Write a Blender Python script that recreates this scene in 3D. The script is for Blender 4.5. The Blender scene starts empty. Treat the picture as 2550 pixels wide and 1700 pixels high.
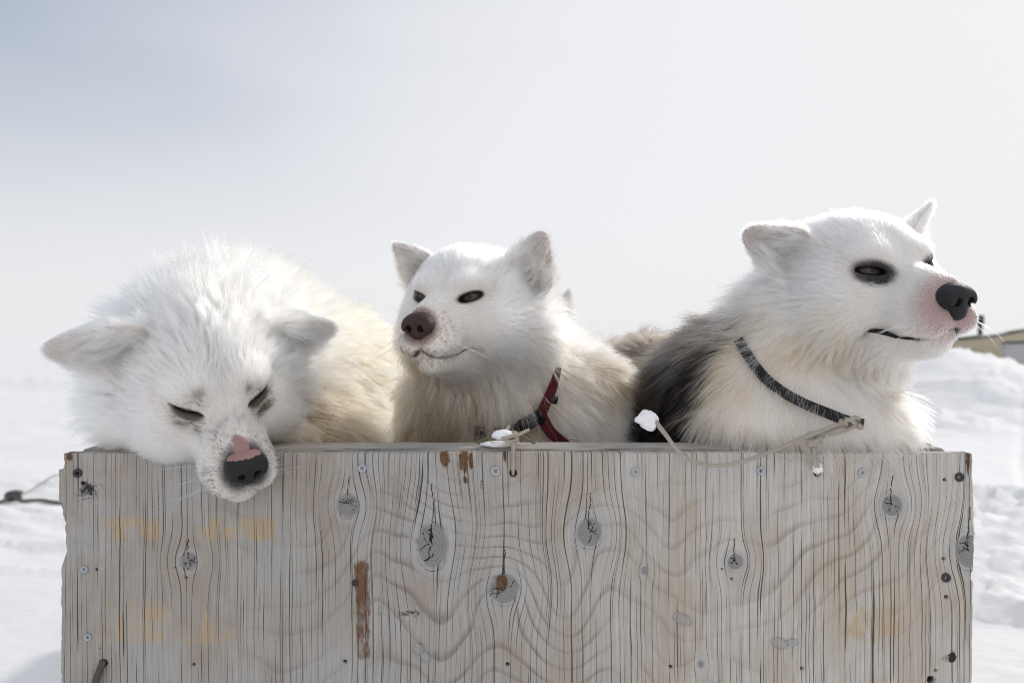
import bpy, bmesh, math, os
import numpy as np
import openvdb as vdb
from mathutils import Vector, Matrix

HQ = float(os.environ.get('HAIRQ', '1'))          # fur density factor (1 = full)
R_ = math.radians
F, D, CZ = 1983.0, 0.97, 0.95                      # focal length (photo pixels), camera to panel, camera height

def W(px, py, d):
    """a point of the place seen at photo pixel (px, py), d metres in front of the camera"""
    return np.array([(px - 1275) * d / F, d - D, CZ - (py - 850) * d / F])

# ------------------------------------------------------------------ camera, sky, sun, exposure
sc = bpy.context.scene
COL = sc.collection
cam = bpy.data.objects.new('camera', bpy.data.cameras.new('camera'))
COL.objects.link(cam)
cam.location = (0, -D, CZ)
cam.rotation_euler = (R_(90), 0, 0)
cam.data.sensor_width = 36
cam.data.lens = 28
cam.data.clip_start = 0.05
cam.data.clip_end = 6000
cam.data.dof.use_dof = True
cam.data.dof.focus_distance = 1.0
cam.data.dof.aperture_fstop = 4.5
sc.camera = cam

SUN_EL, SUN_AZ = R_(33), R_(46)                    # azimuth from +Y towards +X
sun_dir = Vector((math.sin(SUN_AZ) * math.cos(SUN_EL), math.cos(SUN_AZ) * math.cos(SUN_EL), math.sin(SUN_EL)))
sun = bpy.data.objects.new('sun', bpy.data.lights.new('sun', 'SUN'))
COL.objects.link(sun)
sun.location = sun_dir * 30
sun.rotation_euler = (-sun_dir).to_track_quat('-Z', 'Y').to_euler()
sun.data.energy = 1.65
sun.data.angle = R_(2.0)
sun.data.color = (1.0, 0.95, 0.87)

world = bpy.data.worlds.new('World')
sc.world = world
world.use_nodes = True
wn, wl = world.node_tree.nodes, world.node_tree.links
wn.clear()
def wnode(t, **kw):
    n = wn.new(t)
    for k, v in kw.items(): setattr(n, k, v)
    return n
SKY_GAIN, SKY_K = 1.6, 11.0
sky = wnode('ShaderNodeTexSky', sky_type='NISHITA', sun_disc=False, sun_elevation=SUN_EL, sun_rotation=SUN_AZ,
            air_density=1.0, dust_density=3.5, ozone_density=1.5)
hs = wnode('ShaderNodeHueSaturation'); hs.inputs['Saturation'].default_value = 1.25
wl.new(sky.outputs[0], hs.inputs['Color'])
# a bright even veil of thin high cloud over the clear sky, with one thinner, bluer stretch up to the left
tc = wnode('ShaderNodeTexCoord')
nrm = wnode('ShaderNodeVectorMath', operation='NORMALIZE'); wl.new(tc.outputs['Generated'], nrm.inputs[0])
mp = wnode('ShaderNodeMapping'); mp.inputs['Scale'].default_value = (1.0, 1.0, 3.2)
mp.inputs['Rotation'].default_value = (0, R_(14), 0)
wl.new(nrm.outputs[0], mp.inputs[0])
nz = wnode('ShaderNodeTexNoise'); nz.inputs['Scale'].default_value = 1.6; nz.inputs['Detail'].default_value = 4
nz.inputs['Roughness'].default_value = 0.45
wl.new(mp.outputs[0], nz.inputs['Vector'])
gap = wnode('ShaderNodeVectorMath', operation='DOT_PRODUCT'); gap.inputs[1].default_value = (-0.663, 0.383, 0.643)
wl.new(nrm.outputs[0], gap.inputs[0])
wob = wnode('ShaderNodeMath', operation='MULTIPLY_ADD'); wob.inputs[1].default_value = 0.30
sh = wnode('ShaderNodeMath', operation='SUBTRACT'); sh.inputs[1].default_value = 0.15
wl.new(gap.outputs['Value'], sh.inputs[0])
wl.new(nz.outputs['Fac'], wob.inputs[0]); wl.new(sh.outputs[0], wob.inputs[2])
sep = wnode('ShaderNodeSeparateXYZ'); wl.new(nrm.outputs[0], sep.inputs[0])
hz = wnode('ShaderNodeMapRange', interpolation_type='SMOOTHSTEP')       # the veil stays closed along the horizon
hz.inputs['From Min'].default_value = -0.02; hz.inputs['From Max'].default_value = 0.30
wl.new(sep.outputs['Z'], hz.inputs[0])
mad = wnode('ShaderNodeMapRange', interpolation_type='SMOOTHSTEP')
mad.inputs['From Min'].default_value = 0.49; mad.inputs['From Max'].default_value = 1.06
mad.inputs['To Min'].default_value = 0.0; mad.inputs['To Max'].default_value = 0.70
wl.new(wob.outputs[0], mad.inputs[0])
gm = wnode('ShaderNodeMath', operation='MULTIPLY'); wl.new(mad.outputs[0], gm.inputs[0]); wl.new(hz.outputs[0], gm.inputs[1])
vf = wnode('ShaderNodeMath', operation='SUBTRACT'); vf.inputs[0].default_value = 0.93; wl.new(gm.outputs[0], vf.inputs[1])
# the glow round the sun rolls off softly instead of clipping: c / (1 + c / K)
gain = wnode('ShaderNodeVectorMath', operation='SCALE'); gain.inputs['Scale'].default_value = SKY_GAIN
cool = wnode('ShaderNodeMixRGB', blend_type='MULTIPLY'); cool.inputs['Fac'].default_value = 1; cool.inputs['Color2'].default_value = (1.0, 0.965, 1.07, 1)
wl.new(hs.outputs[0], cool.inputs['Color1']); wl.new(cool.outputs[0], gain.inputs[0])
dv = wnode('ShaderNodeVectorMath', operation='SCALE'); dv.inputs['Scale'].default_value = 1.0 / SKY_K
wl.new(gain.outputs[0], dv.inputs[0])
ad = wnode('ShaderNodeVectorMath', operation='ADD'); ad.inputs[1].default_value = (1, 1, 1)
wl.new(dv.outputs[0], ad.inputs[0])
roll = wnode('ShaderNodeVectorMath', operation='DIVIDE')
wl.new(gain.outputs[0], roll.inputs[0]); wl.new(ad.outputs[0], roll.inputs[1])
veil = wnode('ShaderNodeMixRGB', blend_type='MIX')
veil.inputs['Color2'].default_value = (8.05, 8.1, 8.3, 1)
wl.new(vf.outputs[0], veil.inputs['Fac']); wl.new(roll.outputs[0], veil.inputs['Color1'])
bg = wnode('ShaderNodeBackground'); bg.inputs['Strength'].default_value = 0.105
wl.new(veil.outputs[0], bg.inputs['Color'])
wo = wnode('ShaderNodeOutputWorld'); wl.new(bg.outputs[0], wo.inputs['Surface'])

sc.view_settings.view_transform = 'Standard'
sc.view_settings.look = 'None'
sc.view_settings.exposure = 0.06
sc.view_settings.gamma = 1.0
sc.view_settings.use_curve_mapping = False
sc.render.engine = 'CYCLES'
sc.cycles.max_bounces = 16
sc.cycles.diffuse_bounces = 5
sc.cycles.glossy_bounces = 18
sc.cycles.transmission_bounces = 18
sc.cycles.use_adaptive_sampling = True
sc.cycles.adaptive_threshold = 0.02
sc.cycles.filter_width = 1.1
sc.cycles.use_denoising = not os.environ.get('NODN')
sc.cycles_curves.shape = 'RIBBONS'
sc.cycles_curves.subdivisions = 2

# ------------------------------------------------------------------ helpers
def tag(o, label=None, cat=None, group=None, kind=None):
    if label: o['label'] = label
    if cat: o['category'] = cat
    if group: o['group'] = group
    if kind: o['kind'] = kind
    return o
def empty(name, loc):
    o = bpy.data.objects.new(name, None); COL.objects.link(o); o.location = loc
    o.empty_display_size = 0.05
    return o
def link(o, parent=None):
    COL.objects.link(o)
    if parent is not None:
        o.parent = parent
        pw = Matrix.Translation(parent.location)
        if parent.parent is not None: pw = Matrix.Translation(parent.parent.location) @ pw
        o.matrix_parent_inverse = pw.inverted()
    return o
def mesh_obj(name, verts, faces, mat, parent=None, smooth=True):
    me = bpy.data.meshes.new(name)
    me.from_pydata([tuple(map(float, v)) for v in verts], [], [tuple(int(i) for i in f) for f in faces])
    if smooth: me.polygons.foreach_set('use_smooth', [True] * len(me.polygons))
    me.materials.append(mat); me.update()
    return link(bpy.data.objects.new(name, me), parent)
def mesh_np(name, V, Q, mat, parent=None, smooth=True):
    """fast path: V (n,3), Q (m,4 or 3)"""
    me = bpy.data.meshes.new(name)
    k = Q.shape[1]
    me.vertices.add(len(V)); me.vertices.foreach_set('co', V.astype(np.float32).ravel())
    me.loops.add(len(Q) * k); me.loops.foreach_set('vertex_index', Q.astype(np.int32).ravel())
    me.polygons.add(len(Q))
    me.polygons.foreach_set('loop_start', np.arange(0, len(Q) * k, k, dtype=np.int32))
    me.polygons.foreach_set('use_smooth', np.full(len(Q), smooth))
    me.update(calc_edges=True); me.validate()
    if mat is not None: me.materials.append(mat)
    return link(bpy.data.objects.new(name, me), parent)
def fattr(me, name, a):
    at = me.attributes.new(name, 'FLOAT', 'POINT'); at.data.foreach_set('value', a.astype(np.float32).ravel())
def cattr(me, name, a, dom='POINT'):
    at = me.attributes.new(name, 'FLOAT_COLOR', dom)
    at.data.foreach_set('color', np.c_[a, np.ones(len(a))].astype(np.float32).ravel())
def bm_obj(name, bm, mat, parent=None, smooth=False):
    me = bpy.data.meshes.new(name); bm.to_mesh(me); bm.free()
    if smooth: me.polygons.foreach_set('use_smooth', [True] * len(me.polygons))
    me.materials.append(mat)
    return link(bpy.data.objects.new(name, me), parent)

def _hash(ix, iy, iz, seed):
    h = (ix.astype(np.uint32) * np.uint32(374761393) + iy.astype(np.uint32) * np.uint32(668265263)
         + iz.astype(np.uint32) * np.uint32(2147483647) + np.uint32(seed * 974711 % 4294967295))
    h = (h ^ (h >> np.uint32(13))) * np.uint32(1274126177)
    h = (h ^ (h >> np.uint32(16))) * np.uint32(2246822519)
    h = h ^ (h >> np.uint32(15))
    return h.astype(np.float64) / 4294967295.0
_LAT = np.random.default_rng(99).random(64 * 64 * 64).astype(np.float32)
def vnoise(P, freq, seed=0):
    """smooth value noise in -1..1; freq scalar or 3-vector (a random lattice read with a seed-dependent shift)"""
    q = (P * np.asarray(freq, dtype=np.float64)).astype(np.float32)
    sh = (seed * 7919 + 13) & 262143
    i = np.floor(q); f = q - i; f = f * f * (3 - 2 * f); i = i.astype(np.int32)
    two = not q[:, 2].any()
    ix, iy, iz = i[:, 0], i[:, 1], i[:, 2]
    X0, X1 = (ix & 63) << 12, ((ix + 1) & 63) << 12
    Y0, Y1 = (iy & 63) << 6, ((iy + 1) & 63) << 6
    def at(a): return _LAT[(a + sh) & 262143]
    fx, fy, fz = f[:, 0], f[:, 1], f[:, 2]
    def plane(z):
        a = at(X0 + Y0 + z); a += (at(X1 + Y0 + z) - a) * fx
        b = at(X0 + Y1 + z); b += (at(X1 + Y1 + z) - b) * fx
        return a + (b - a) * fy
    z0 = plane(iz & 63)
    out = z0 if two else z0 + (plane((iz + 1) & 63) - z0) * fz
    return out.astype(np.float64) * 2 - 1
def fbm(P, freq, seed=0, oct=4, gain=0.5):
    a, s, out = 1.0, 0.0, 0.0
    fr = np.asarray(freq, dtype=np.float64)
    for o in range(oct):
        out = out + a * vnoise(P, fr, seed + o * 17); s += a; a *= gain; fr = fr * 2.03
    return out / s
def sstep(a, b, x):
    t = np.clip((x - a) / (b - a), 0, 1); return t * t * (3 - 2 * t)
def unit(v): return v / np.maximum(np.linalg.norm(v, axis=-1, keepdims=True), 1e-9)

def tube(name, pts, r, mat, parent=None, sides=8, sub=6, flat=1.0, taper=None, twist=0.0, up=(0, 0, 1)):
    """a smooth closed tube along pts (Catmull-Rom), radius r (number or list)"""
    P = np.array(pts, float); n = len(P)
    rr = np.full(n, r) if np.isscalar(r) else np.array(r, float)
    Pe = np.vstack([2 * P[0] - P[1], P, 2 * P[-1] - P[-2]]); re = np.r_[rr[0], rr, rr[-1]]
    C, Rr = [], []
    for i in range(n - 1):
        for s in range(sub):
            t = s / sub
            a, b, c, d = Pe[i:i + 4]
            C.append(0.5 * ((2 * b) + (c - a) * t + (2 * a - 5 * b + 4 * c - d) * t * t + (3 * b - a - 3 * c + d) * t ** 3))
            Rr.append(re[i + 1] * (1 - t) + re[i + 2] * t)
    C.append(P[-1]); Rr.append(rr[-1]); C = np.array(C); Rr = np.array(Rr)
    T = unit(np.gradient(C, axis=0))
    U = np.array(up, float); V, Q = [], []
    prev = None
    for i in range(len(C)):
        b = (U - T[i] * np.dot(U, T[i])) if prev is None else prev - T[i] * np.dot(prev, T[i])
        if np.linalg.norm(b) < 1e-5: b = np.cross(T[i], (1, 0, 0))
        b = b / np.linalg.norm(b); prev = b; c = np.cross(T[i], b)
        for k in range(sides):
            a = 2 * math.pi * k / sides + twist * i
            V.append(C[i] + Rr[i] * (math.cos(a) * b + flat * math.sin(a) * c))
    m = len(C)
    for i in range(m - 1):
        for k in range(sides):
            Q.append((i * sides + k, i * sides + (k + 1) % sides, (i + 1) * sides + (k + 1) % sides, (i + 1) * sides + k))
    F_ = [tuple(q) for q in Q] + [tuple(range(sides))[::-1], tuple((m - 1) * sides + k for k in range(sides))]
    if name is None: return V, F_
    return mesh_obj(name, V, F_, mat, parent)
def join_parts(name, parts, mat, parent=None):
    V, Fc = [], []
    for v, f in parts:
        o = len(V); V += list(v); Fc += [tuple(i + o for i in ff) for ff in f]
    return mesh_obj(name, V, Fc, mat, parent)

# ------------------------------------------------------------------ materials
class NT:
    def __init__(self, name):
        self.m = bpy.data.materials.new(name); self.m.use_nodes = True
        self.t = self.m.node_tree; self.t.nodes.clear()
        self.out = self.t.nodes.new('ShaderNodeOutputMaterial')
    def n(self, typ, ins=None, **kw):
        nd = self.t.nodes.new(typ)
        for k, v in kw.items(): setattr(nd, k, v)
        for k, v in (ins or {}).items(): self.set(nd, k, v)
        return nd
    def set(self, nd, k, v):
        s = nd.inputs[k]
        if isinstance(v, bpy.types.NodeSocket): self.t.links.new(v, s)
        elif isinstance(v, bpy.types.Node): self.t.links.new(v.outputs[0], s)
        else:
            if hasattr(s.default_value, '__len__') and len(v) == 3 and len(s.default_value) == 4: v = (*v, 1)
            s.default_value = v
    def math(self, op, a, b=0.0, c=0.0, clamp=False):
        nd = self.n('ShaderNodeMath', operation=op, use_clamp=clamp)
        for i, v in enumerate((a, b, c)):
            if i < len(nd.inputs): self.set(nd, i, v)
        return nd.outputs[0]
    def mix(self, fac, a, b, blend='MIX'):
        nd = self.n('ShaderNodeMixRGB', blend_type=blend)
        self.set(nd, 0, fac); self.set(nd, 1, a); self.set(nd, 2, b)
        return nd.outputs[0]
    def rng(self, x, a, b, c=0.0, d=1.0, kind='SMOOTHSTEP'):
        nd = self.n('ShaderNodeMapRange', interpolation_type=kind)
        for i, v in enumerate((x, a, b, c, d)): self.set(nd, i, v)
        return nd.outputs[0]
    def attr(self, name): return self.n('ShaderNodeAttribute', attribute_name=name)
    def noise(self, vec, scale, detail=3, rough=0.5, dist=0.0):
        nd = self.n('ShaderNodeTexNoise'); self.set(nd, 'Vector', vec)
        for k, v in (('Scale', scale), ('Detail', detail), ('Roughness', rough), ('Distortion', dist)): nd.inputs[k].default_value = v
        return nd
    def mapping(self, vec, scale=(1, 1, 1), loc=(0, 0, 0), rot=(0, 0, 0)):
        return self.n('ShaderNodeMapping', {'Vector': vec, 'Scale': scale, 'Location': loc, 'Rotation': rot}).outputs[0]
    def coord(self): return self.n('ShaderNodeTexCoord').outputs['Object']
    def bump(self, h, strength, dist, normal=None):
        nd = self.n('ShaderNodeBump', {'Height': h, 'Strength': strength, 'Distance': dist})
        if normal is not None: self.set(nd, 'Normal', normal)
        return nd.outputs[0]
    def bsdf(self, col, rough=0.8, normal=None, spec=0.3, **kw):
        b = self.n('ShaderNodeBsdfPrincipled', {'Base Color': col, 'Roughness': rough, 'Specular IOR Level': spec})
        if normal is not None: self.set(b, 'Normal', normal)
        for k, v in kw.items(): self.set(b, k.replace('_', ' '), v)
        self.t.links.new(b.outputs[0], self.out.inputs['Surface'])
        return self.m

def simple(name, col, rough=0.7, spec=0.3, var=0.15, scale=30, bump=0.0, bscale=200, metal=0.0):
    t = NT(name); co = t.coord()
    n = t.noise(co, scale, 4)
    c = t.mix(n.outputs['Fac'], tuple(x * (1 - var) for x in col), tuple(min(1, x * (1 + var)) for x in col))
    nm = None
    if bump: nm = t.bump(t.noise(co, bscale, 3).outputs['Fac'], bump, 0.002)
    return t.bsdf(c, rough, nm, spec, Metallic=metal)

def mat_fur():
    t = NT('fur')
    a = t.attr('hcol')
    h = t.n('ShaderNodeBsdfHairPrincipled', {'Color': a.outputs['Color']}, model='CHIANG', parametrization='COLOR')
    h.inputs['Roughness'].default_value = 0.42; h.inputs['Radial Roughness'].default_value = 0.6
    h.inputs['Coat'].default_value = 0.0
    lum = t.n('ShaderNodeRGBToBW', {0: a.outputs['Color']})
    t.set(h, 'IOR', t.rng(lum.outputs[0], 0.0, 0.5, 1.12, 1.45, 'LINEAR'))
    t.t.links.new(h.outputs[0], t.out.inputs['Surface'])
    return t.m
def mat_skin():
    t = NT('dog_skin'); a = t.attr('scol'); co = t.coord()
    n = t.noise(co, 900, 2)
    c = t.mix(0.12, a.outputs['Color'], t.mix(n.outputs['Fac'], (0.55, 0.5, 0.47), (1, 1, 1)), 'MULTIPLY')
    return t.bsdf(c, 0.75, t.bump(n.outputs['Fac'], 0.4, 0.0006), 0.2)
def mat_nose(name, base, top=None):
    t = NT(name); co = t.coord()
    v = t.n('ShaderNodeTexVoronoi', {'Vector': co, 'Scale': 900.0}, feature='DISTANCE_TO_EDGE')
    n = t.noise(co, 160, 4)
    c = t.mix(n.outputs['Fac'], tuple(x * 0.7 for x in base), tuple(min(1, x * 1.5) for x in base))
    if top is not None:
        a = t.attr('top')
        edge = t.math('ADD', a.outputs['Fac'], t.math('MULTIPLY', t.math('SUBTRACT', t.noise(co, 220, 4).outputs['Fac'], 0.5), 0.9))
        c = t.mix(t.rng(edge, 0.42, 0.58), c, top)
    rough = t.math('MULTIPLY_ADD', n.outputs['Fac'], 0.25, 0.33)
    return t.bsdf(c, rough, t.bump(v.outputs[0], 0.55, 0.0008), 0.25)

MAT_FUR = mat_fur(); MAT_SKIN = mat_skin()
MAT_LID = simple('eyelid_skin', (0.010, 0.009, 0.009), 0.6, 0.18, 0.3, 200)
MAT_LIP = simple('lip_skin', (0.020, 0.017, 0.017), 0.75, 0.15, 0.3, 200)
MAT_LID_BROWN = simple('eyelid_skin_brown', (0.030, 0.019, 0.015), 0.55, 0.25, 0.3, 200)
def mat_eye():
    t = NT('eyeball'); co = t.coord()
    s = t.n('ShaderNodeSeparateXYZ', {0: co})
    r = t.math('SQRT', t.math('ADD', t.math('POWER', s.outputs['X'], 2.0), t.math('POWER', s.outputs['Z'], 2.0)))
    n = t.noise(co, 600, 3)
    iris = t.mix(n.outputs['Fac'], (0.045, 0.028, 0.017), (0.10, 0.062, 0.036))
    c = t.mix(t.rng(r, 0.0032, 0.0037), (0.004, 0.004, 0.004), iris)
    c = t.mix(t.rng(r, 0.0072, 0.0082), c, (0.035, 0.028, 0.025))
    return t.bsdf(c, 0.05, None, 0.34)
MAT_EYE = mat_eye()

# ------------------------------------------------------------------ snow ground
def mat_snow():
    t = NT('snow'); co = t.coord()
    n1 = t.noise(t.mapping(co, (1.0, 2.6, 1.0), rot=(0, 0, R_(-14))), 9, 5, 0.6)
    n2 = t.noise(co, 140, 4, 0.65)
    n3 = t.noise(t.mapping(co, (0.5, 1.3, 1)), 0.55, 4)
    yel = t.noise(co, 1.7, 3)
    c = t.mix(n3.outputs['Fac'], (0.80, 0.805, 0.82), (0.86, 0.86, 0.865))
    c = t.mix(t.rng(yel.outputs['Fac'], 0.62, 0.75, 0, 0.16), c, (0.80, 0.74, 0.60))
    nm = t.bump(n1.outputs['Fac'], 0.38, 0.03)
    nm = t.bump(n2.outputs['Fac'], 0.2, 0.003, nm)
    return t.bsdf(c, 0.75, nm, 0.25)
def ground_height(x, y):
    """gentle drifts and wind-carved ridges (sastrugi)"""
    P = np.c_[x, y, np.zeros_like(x)]
    a = R_(-16)
    u = x * math.cos(a) + y * math.sin(a); v = -x * math.sin(a) + y * math.cos(a)
    Q = np.c_[u, v, np.zeros_like(x)]
    dist = np.hypot(x, y + D)
    r = fbm(Q + 0.35 * np.c_[fbm(P, .5, 31, 2), fbm(P, .5, 37, 2), P[:, 2]], (0.8, 3.6, 1), 3, 4, 0.55)
    ridge = 1 - np.abs(r) * 2.2
    ridge = np.clip(ridge, 0, 1) ** 2
    patch = sstep(-0.25, 0.35, fbm(P, (.45, .6, 1), 11, 2))
    h = (0.045 + .075 * sstep(.8, 3, x) * sstep(16, 8, dist)) * ridge * patch + 0.022 * fbm(Q, (0.35, 1.1, 1), 5, 3) + 0.012 * fbm(P, 4.0, 7, 3)
    h = h + 0.10 * fbm(P, (.06, .12, 1), 23, 2) * sstep(3, 14, dist)
    h *= 1 - 0.6 * sstep(30, 200, dist)
    # the drift on the left with its steep side towards us
    crest = 16.2 + 0.10 * (x + 11) + 0.35 * vnoise(P, .35, 91)
    s = (y + D) - crest
    left = sstep(-5.2, -9.5, x)
    h = h + left * 0.26 * sstep(-0.55, 0.1, s) * (1 - sstep(0.1, 7.0, s))
    # ski and sled tracks on the right
    for off, wd in ((1.75, .05), (2.15, .05), (2.9, .07), (3.4, .05), (4.4, .06)):
        tr = x - (off + 0.55 * (y - 1.0) + 0.15 * np.sin(y * .7 + off))
        h = h - 0.02 * np.exp(-(tr / wd) ** 2) * sstep(0.9, 1.6, x) * (1 - sstep(8, 20, dist))
    # the low bank at the right, in front of the sleds
    bx, by = x - 6.0, (y + D) - 11.2
    h = h + 0.86 * np.exp(-(bx / 1.7) ** 2 - (by / 2.2) ** 2)
    h = h + 0.45 * np.exp(-((x - 9.) / 3.5) ** 2 - ((y + D - 16.5) / 4) ** 2)
    return h * sstep(0.0, 1.2, dist) - 0.02
front = np.radians(np.arange(-42, 42.01, 0.19))
rest = np.radians(np.arange(44, 318, 4.0))
ang = np.r_[front, rest]
rad = [0.35]
while rad[-1] < 3500: rad.append(rad[-1] * (1.012 if 1.6 < rad[-1] < 45 else 1.06))
rad = np.array(rad)
A, Rr = np.meshgrid(ang, rad)
gx = (Rr * np.sin(A)).ravel(); gy = (Rr * np.cos(A)).ravel() - D
gz = ground_height(gx, gy)
na, nr = len(ang), len(rad)
idx = np.arange(na * nr).reshape(nr, na)
nxt = np.roll(idx, -1, axis=1)
Q = np.stack([idx[:-1], idx[1:], nxt[1:], nxt[:-1]], -1).reshape(-1, 4)
Q = Q[:, ::-1]
V = np.c_[gx, gy, gz]
V = np.vstack([V, [[0, -D, -0.02]]])
cen = len(V) - 1
ground = mesh_np('snow_ground', V, Q, mat_snow())
bm = bmesh.new(); bm.from_mesh(ground.data); bm.verts.ensure_lookup_table()
ring = [bm.verts[i] for i in idx[0]]
for i in range(na): bm.faces.new((bm.verts[cen], ring[i], ring[(i + 1) % na])).smooth = True
bmesh.ops.recalc_face_normals(bm, faces=bm.faces)
if sum(f.normal.z for f in list(bm.faces)[:200]) < 0: bmesh.ops.reverse_faces(bm, faces=bm.faces)
bm.to_mesh(ground.data); bm.free()
tag(ground, kind='structure')

# ------------------------------------------------------------------ plywood box
KP = D / F                                             # metres per photo pixel on the front panel
def PX(px): return (px - 1275) * KP
def PZ(py): return CZ - (py - 850) * KP
TOP = PZ(1128); BOX_L, BOX_R = PX(158), PX(2421)
KNOTS = [(869, 1258, 30, 32), (1077, 1357, 42, 66), (1255, 1463, 40, 42), (1468, 1325, 36, 42), (2222, 1258, 32, 33),
         (1831, 1398, 24, 25), (2412, 1371, 36, 48), (470, 1396, 24, 24), (1606, 1420, 11, 13), (1745, 1652, 9, 11)]
def mat_panel():
    t = NT('weathered_plywood')
    g = t.attr('grow').outputs['Fac']; wx = t.attr('warp').outputs['Fac']
    knot = t.attr('knot').outputs['Fac']; kr = t.attr('kring').outputs['Fac']; stain = t.attr('ochre').outputs['Fac']
    brown = t.attr('brown').outputs['Fac']; dark = t.attr('dirt').outputs['Fac']; chip = t.attr('chip').outputs['Fac']
    s = t.n('ShaderNodeSeparateXYZ', {0: t.coord()}); z = s.outputs['Z']
    base_v = t.n('ShaderNodeCombineXYZ', {0: wx, 1: t.math('MULTIPLY', z, 0.035), 2: 0.0}).outputs[0]
    # growth-ring figure
    fine = t.noise(base_v, 900, 3, 0.6).outputs['Fac']
    gg = t.math('ADD', g, t.math('MULTIPLY', fine, 0.16))
    fr = t.math('FRACT', gg)
    band = t.math('MULTIPLY', t.rng(fr, 0.62, 0.92), t.rng(fr, 0.93, 1.0, 1.0, 0.0))
    contrast = t.rng(t.noise(t.mapping(t.coord(), (1.6, 1, .7)), 8, 4).outputs['Fac'], 0.34, 0.64, 0.10, 1.0)
    # grey boards with pinkish and silvery patches, drawn out along the grain
    tone = t.noise(t.mapping(base_v, (1, 14, 1)), 14, 4, 0.6).outputs['Fac']
    fib = t.noise(base_v, 300, 5, 0.75).outputs['Fac']
    right = t.rng(s.outputs['X'], -0.15, 0.35)
    silver = t.mix(right, (0.435, 0.42, 0.40), (0.59, 0.56, 0.52))
    tan = t.mix(right, (0.39, 0.335, 0.285), (0.53, 0.455, 0.37))
    c = t.mix(t.rng(tone, 0.40, 0.66), silver, tan)
    c = t.mix(t.math('MULTIPLY', t.math('MULTIPLY', t.math('MULTIPLY', band, contrast), t.attr('figure').outputs['Fac']), 1.0, clamp=True), c, t.mix(right, (0.22, 0.18, 0.155), (0.29, 0.225, 0.175)))
    c = t.mix(t.rng(fib, 0.30, 0.72, 0.42, 0.0), c, (0.25, 0.24, 0.23))
    c = t.mix(t.rng(fib, 0.55, 0.8, 0.0, 0.35), c, (0.64, 0.63, 0.61))
    # ochre where the grey skin has worn off, brown stain, dirt
    on = t.math('ADD', stain, t.math('MULTIPLY', t.math('SUBTRACT', t.noise(t.mapping(base_v, (1, 10, 1)), 150, 5, .72).outputs['Fac'], 0.5), 1.5))
    c = t.mix(t.rng(on, 0.36, 0.72, 0.0, 0.72), c, t.mix(fib, (0.36, 0.25, 0.13), (0.58, 0.45, 0.28)))
    bn = t.math('ADD', brown, t.math('MULTIPLY', t.math('SUBTRACT', t.noise(t.mapping(base_v, (1, 6, 1)), 210, 5, .8).outputs['Fac'], 0.5), 2.4))
    c = t.mix(t.rng(bn, 0.32, 0.95, 0.0, 0.9), c, t.mix(fib, (0.045, 0.02, 0.008), (0.22, 0.10, 0.04)))
    # knots: grey discs with their own rings
    kring = t.math('FRACT', t.math('ADD', t.math('MULTIPLY', kr, 5.5), t.math('MULTIPLY', fine, 0.9)))
    kc = t.mix(t.rng(kring, 0.2, 0.9), (0.27, 0.265, 0.265), (0.215, 0.21, 0.208))
    halo = t.math('MULTIPLY', t.rng(kr, 0.90, 1.08), t.rng(kr, 1.15, 1.58, 1.0, 0.0))
    c = t.mix(t.math('MULTIPLY', halo, 0.75), c, t.mix(fib, (0.33, 0.325, 0.32), (0.50, 0.495, 0.485)))
    c = t.mix(knot, c, kc)
    # drying cracks that follow the fibres
    zn = t.math('MULTIPLY', t.noise(t.n('ShaderNodeCombineXYZ', {0: t.math('MULTIPLY', wx, 6.0), 1: t.math('MULTIPLY', z, 9.0), 2: 0.0}).outputs[0], 1.0, 3).outputs['Fac'], 0.006)
    wxx = t.math('ADD', wx, zn)
    def cracks(freq, wid, thr, seed):
        w = t.math('MULTIPLY_ADD', wxx, freq, seed)
        e = t.n('ShaderNodeTexVoronoi', {'W': w}, voronoi_dimensions='1D', feature='DISTANCE_TO_EDGE')
        e.inputs['Scale'].default_value = 1.0
        cell = t.math('ROUND', t.math('MULTIPLY', w, 2.0))
        pres = t.noise(t.n('ShaderNodeCombineXYZ', {0: t.math('MULTIPLY', cell, 7.31), 1: t.math('MULTIPLY', z, 6.0), 2: seed}).outputs[0], 1.0, 2).outputs['Fac']
        width = t.math('MULTIPLY', t.rng(pres, thr, thr + 0.16), wid * freq)
        return t.math('LESS_THAN', e.outputs[0], width)
    k1 = cracks(90.0, 0.00048, 0.45, 3.7); k2 = cracks(150.0, 0.00032, 0.45, 11.3); k3 = cracks(30.0, 0.00080, 0.50, 23.1)
    kk = t.math('MAXIMUM', t.math('MAXIMUM', k1, k2), k3)
    hair = t.math('MULTIPLY', cracks(330.0, 0.00030, 0.46, 31.7), t.math('SUBTRACT', 1.0, knot, clamp=True))
    c = t.mix(t.math('MULTIPLY', hair, 0.30), c, (0.12, 0.11, 0.10))
    kk = t.math('MULTIPLY', kk, t.math('SUBTRACT', 1.0, knot, clamp=True))
    c = t.mix(t.math('MULTIPLY', kk, 0.9), c, (0.035, 0.03, 0.028))
    # knot checks
    kcr = t.attr('kcrack').outputs['Fac']
    c = t.mix(t.rng(kcr, 0.35, 0.75), c, (0.025, 0.022, 0.02))
    dn = t.math('ADD', dark, t.math('MULTIPLY', t.math('SUBTRACT', t.noise(t.coord(), 260, 4, .7).outputs['Fac'], 0.5), 1.1))
    c = t.mix(t.rng(dn, 0.45, 0.75), c, (0.035, 0.033, 0.032))
    chip = t.math('ADD', chip, t.math('MULTIPLY', t.math('SUBTRACT', t.noise(base_v, 420, 4, .8).outputs['Fac'], 0.5), 2.2))
    c = t.mix(t.rng(chip, 0.45, 0.75), c, t.mix(t.noise(t.mapping(t.coord(), (34, 34, 52)), 8, 3, .7).outputs['Fac'], (0.03, 0.015, 0.008), (0.26, 0.15, 0.08)))
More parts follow.
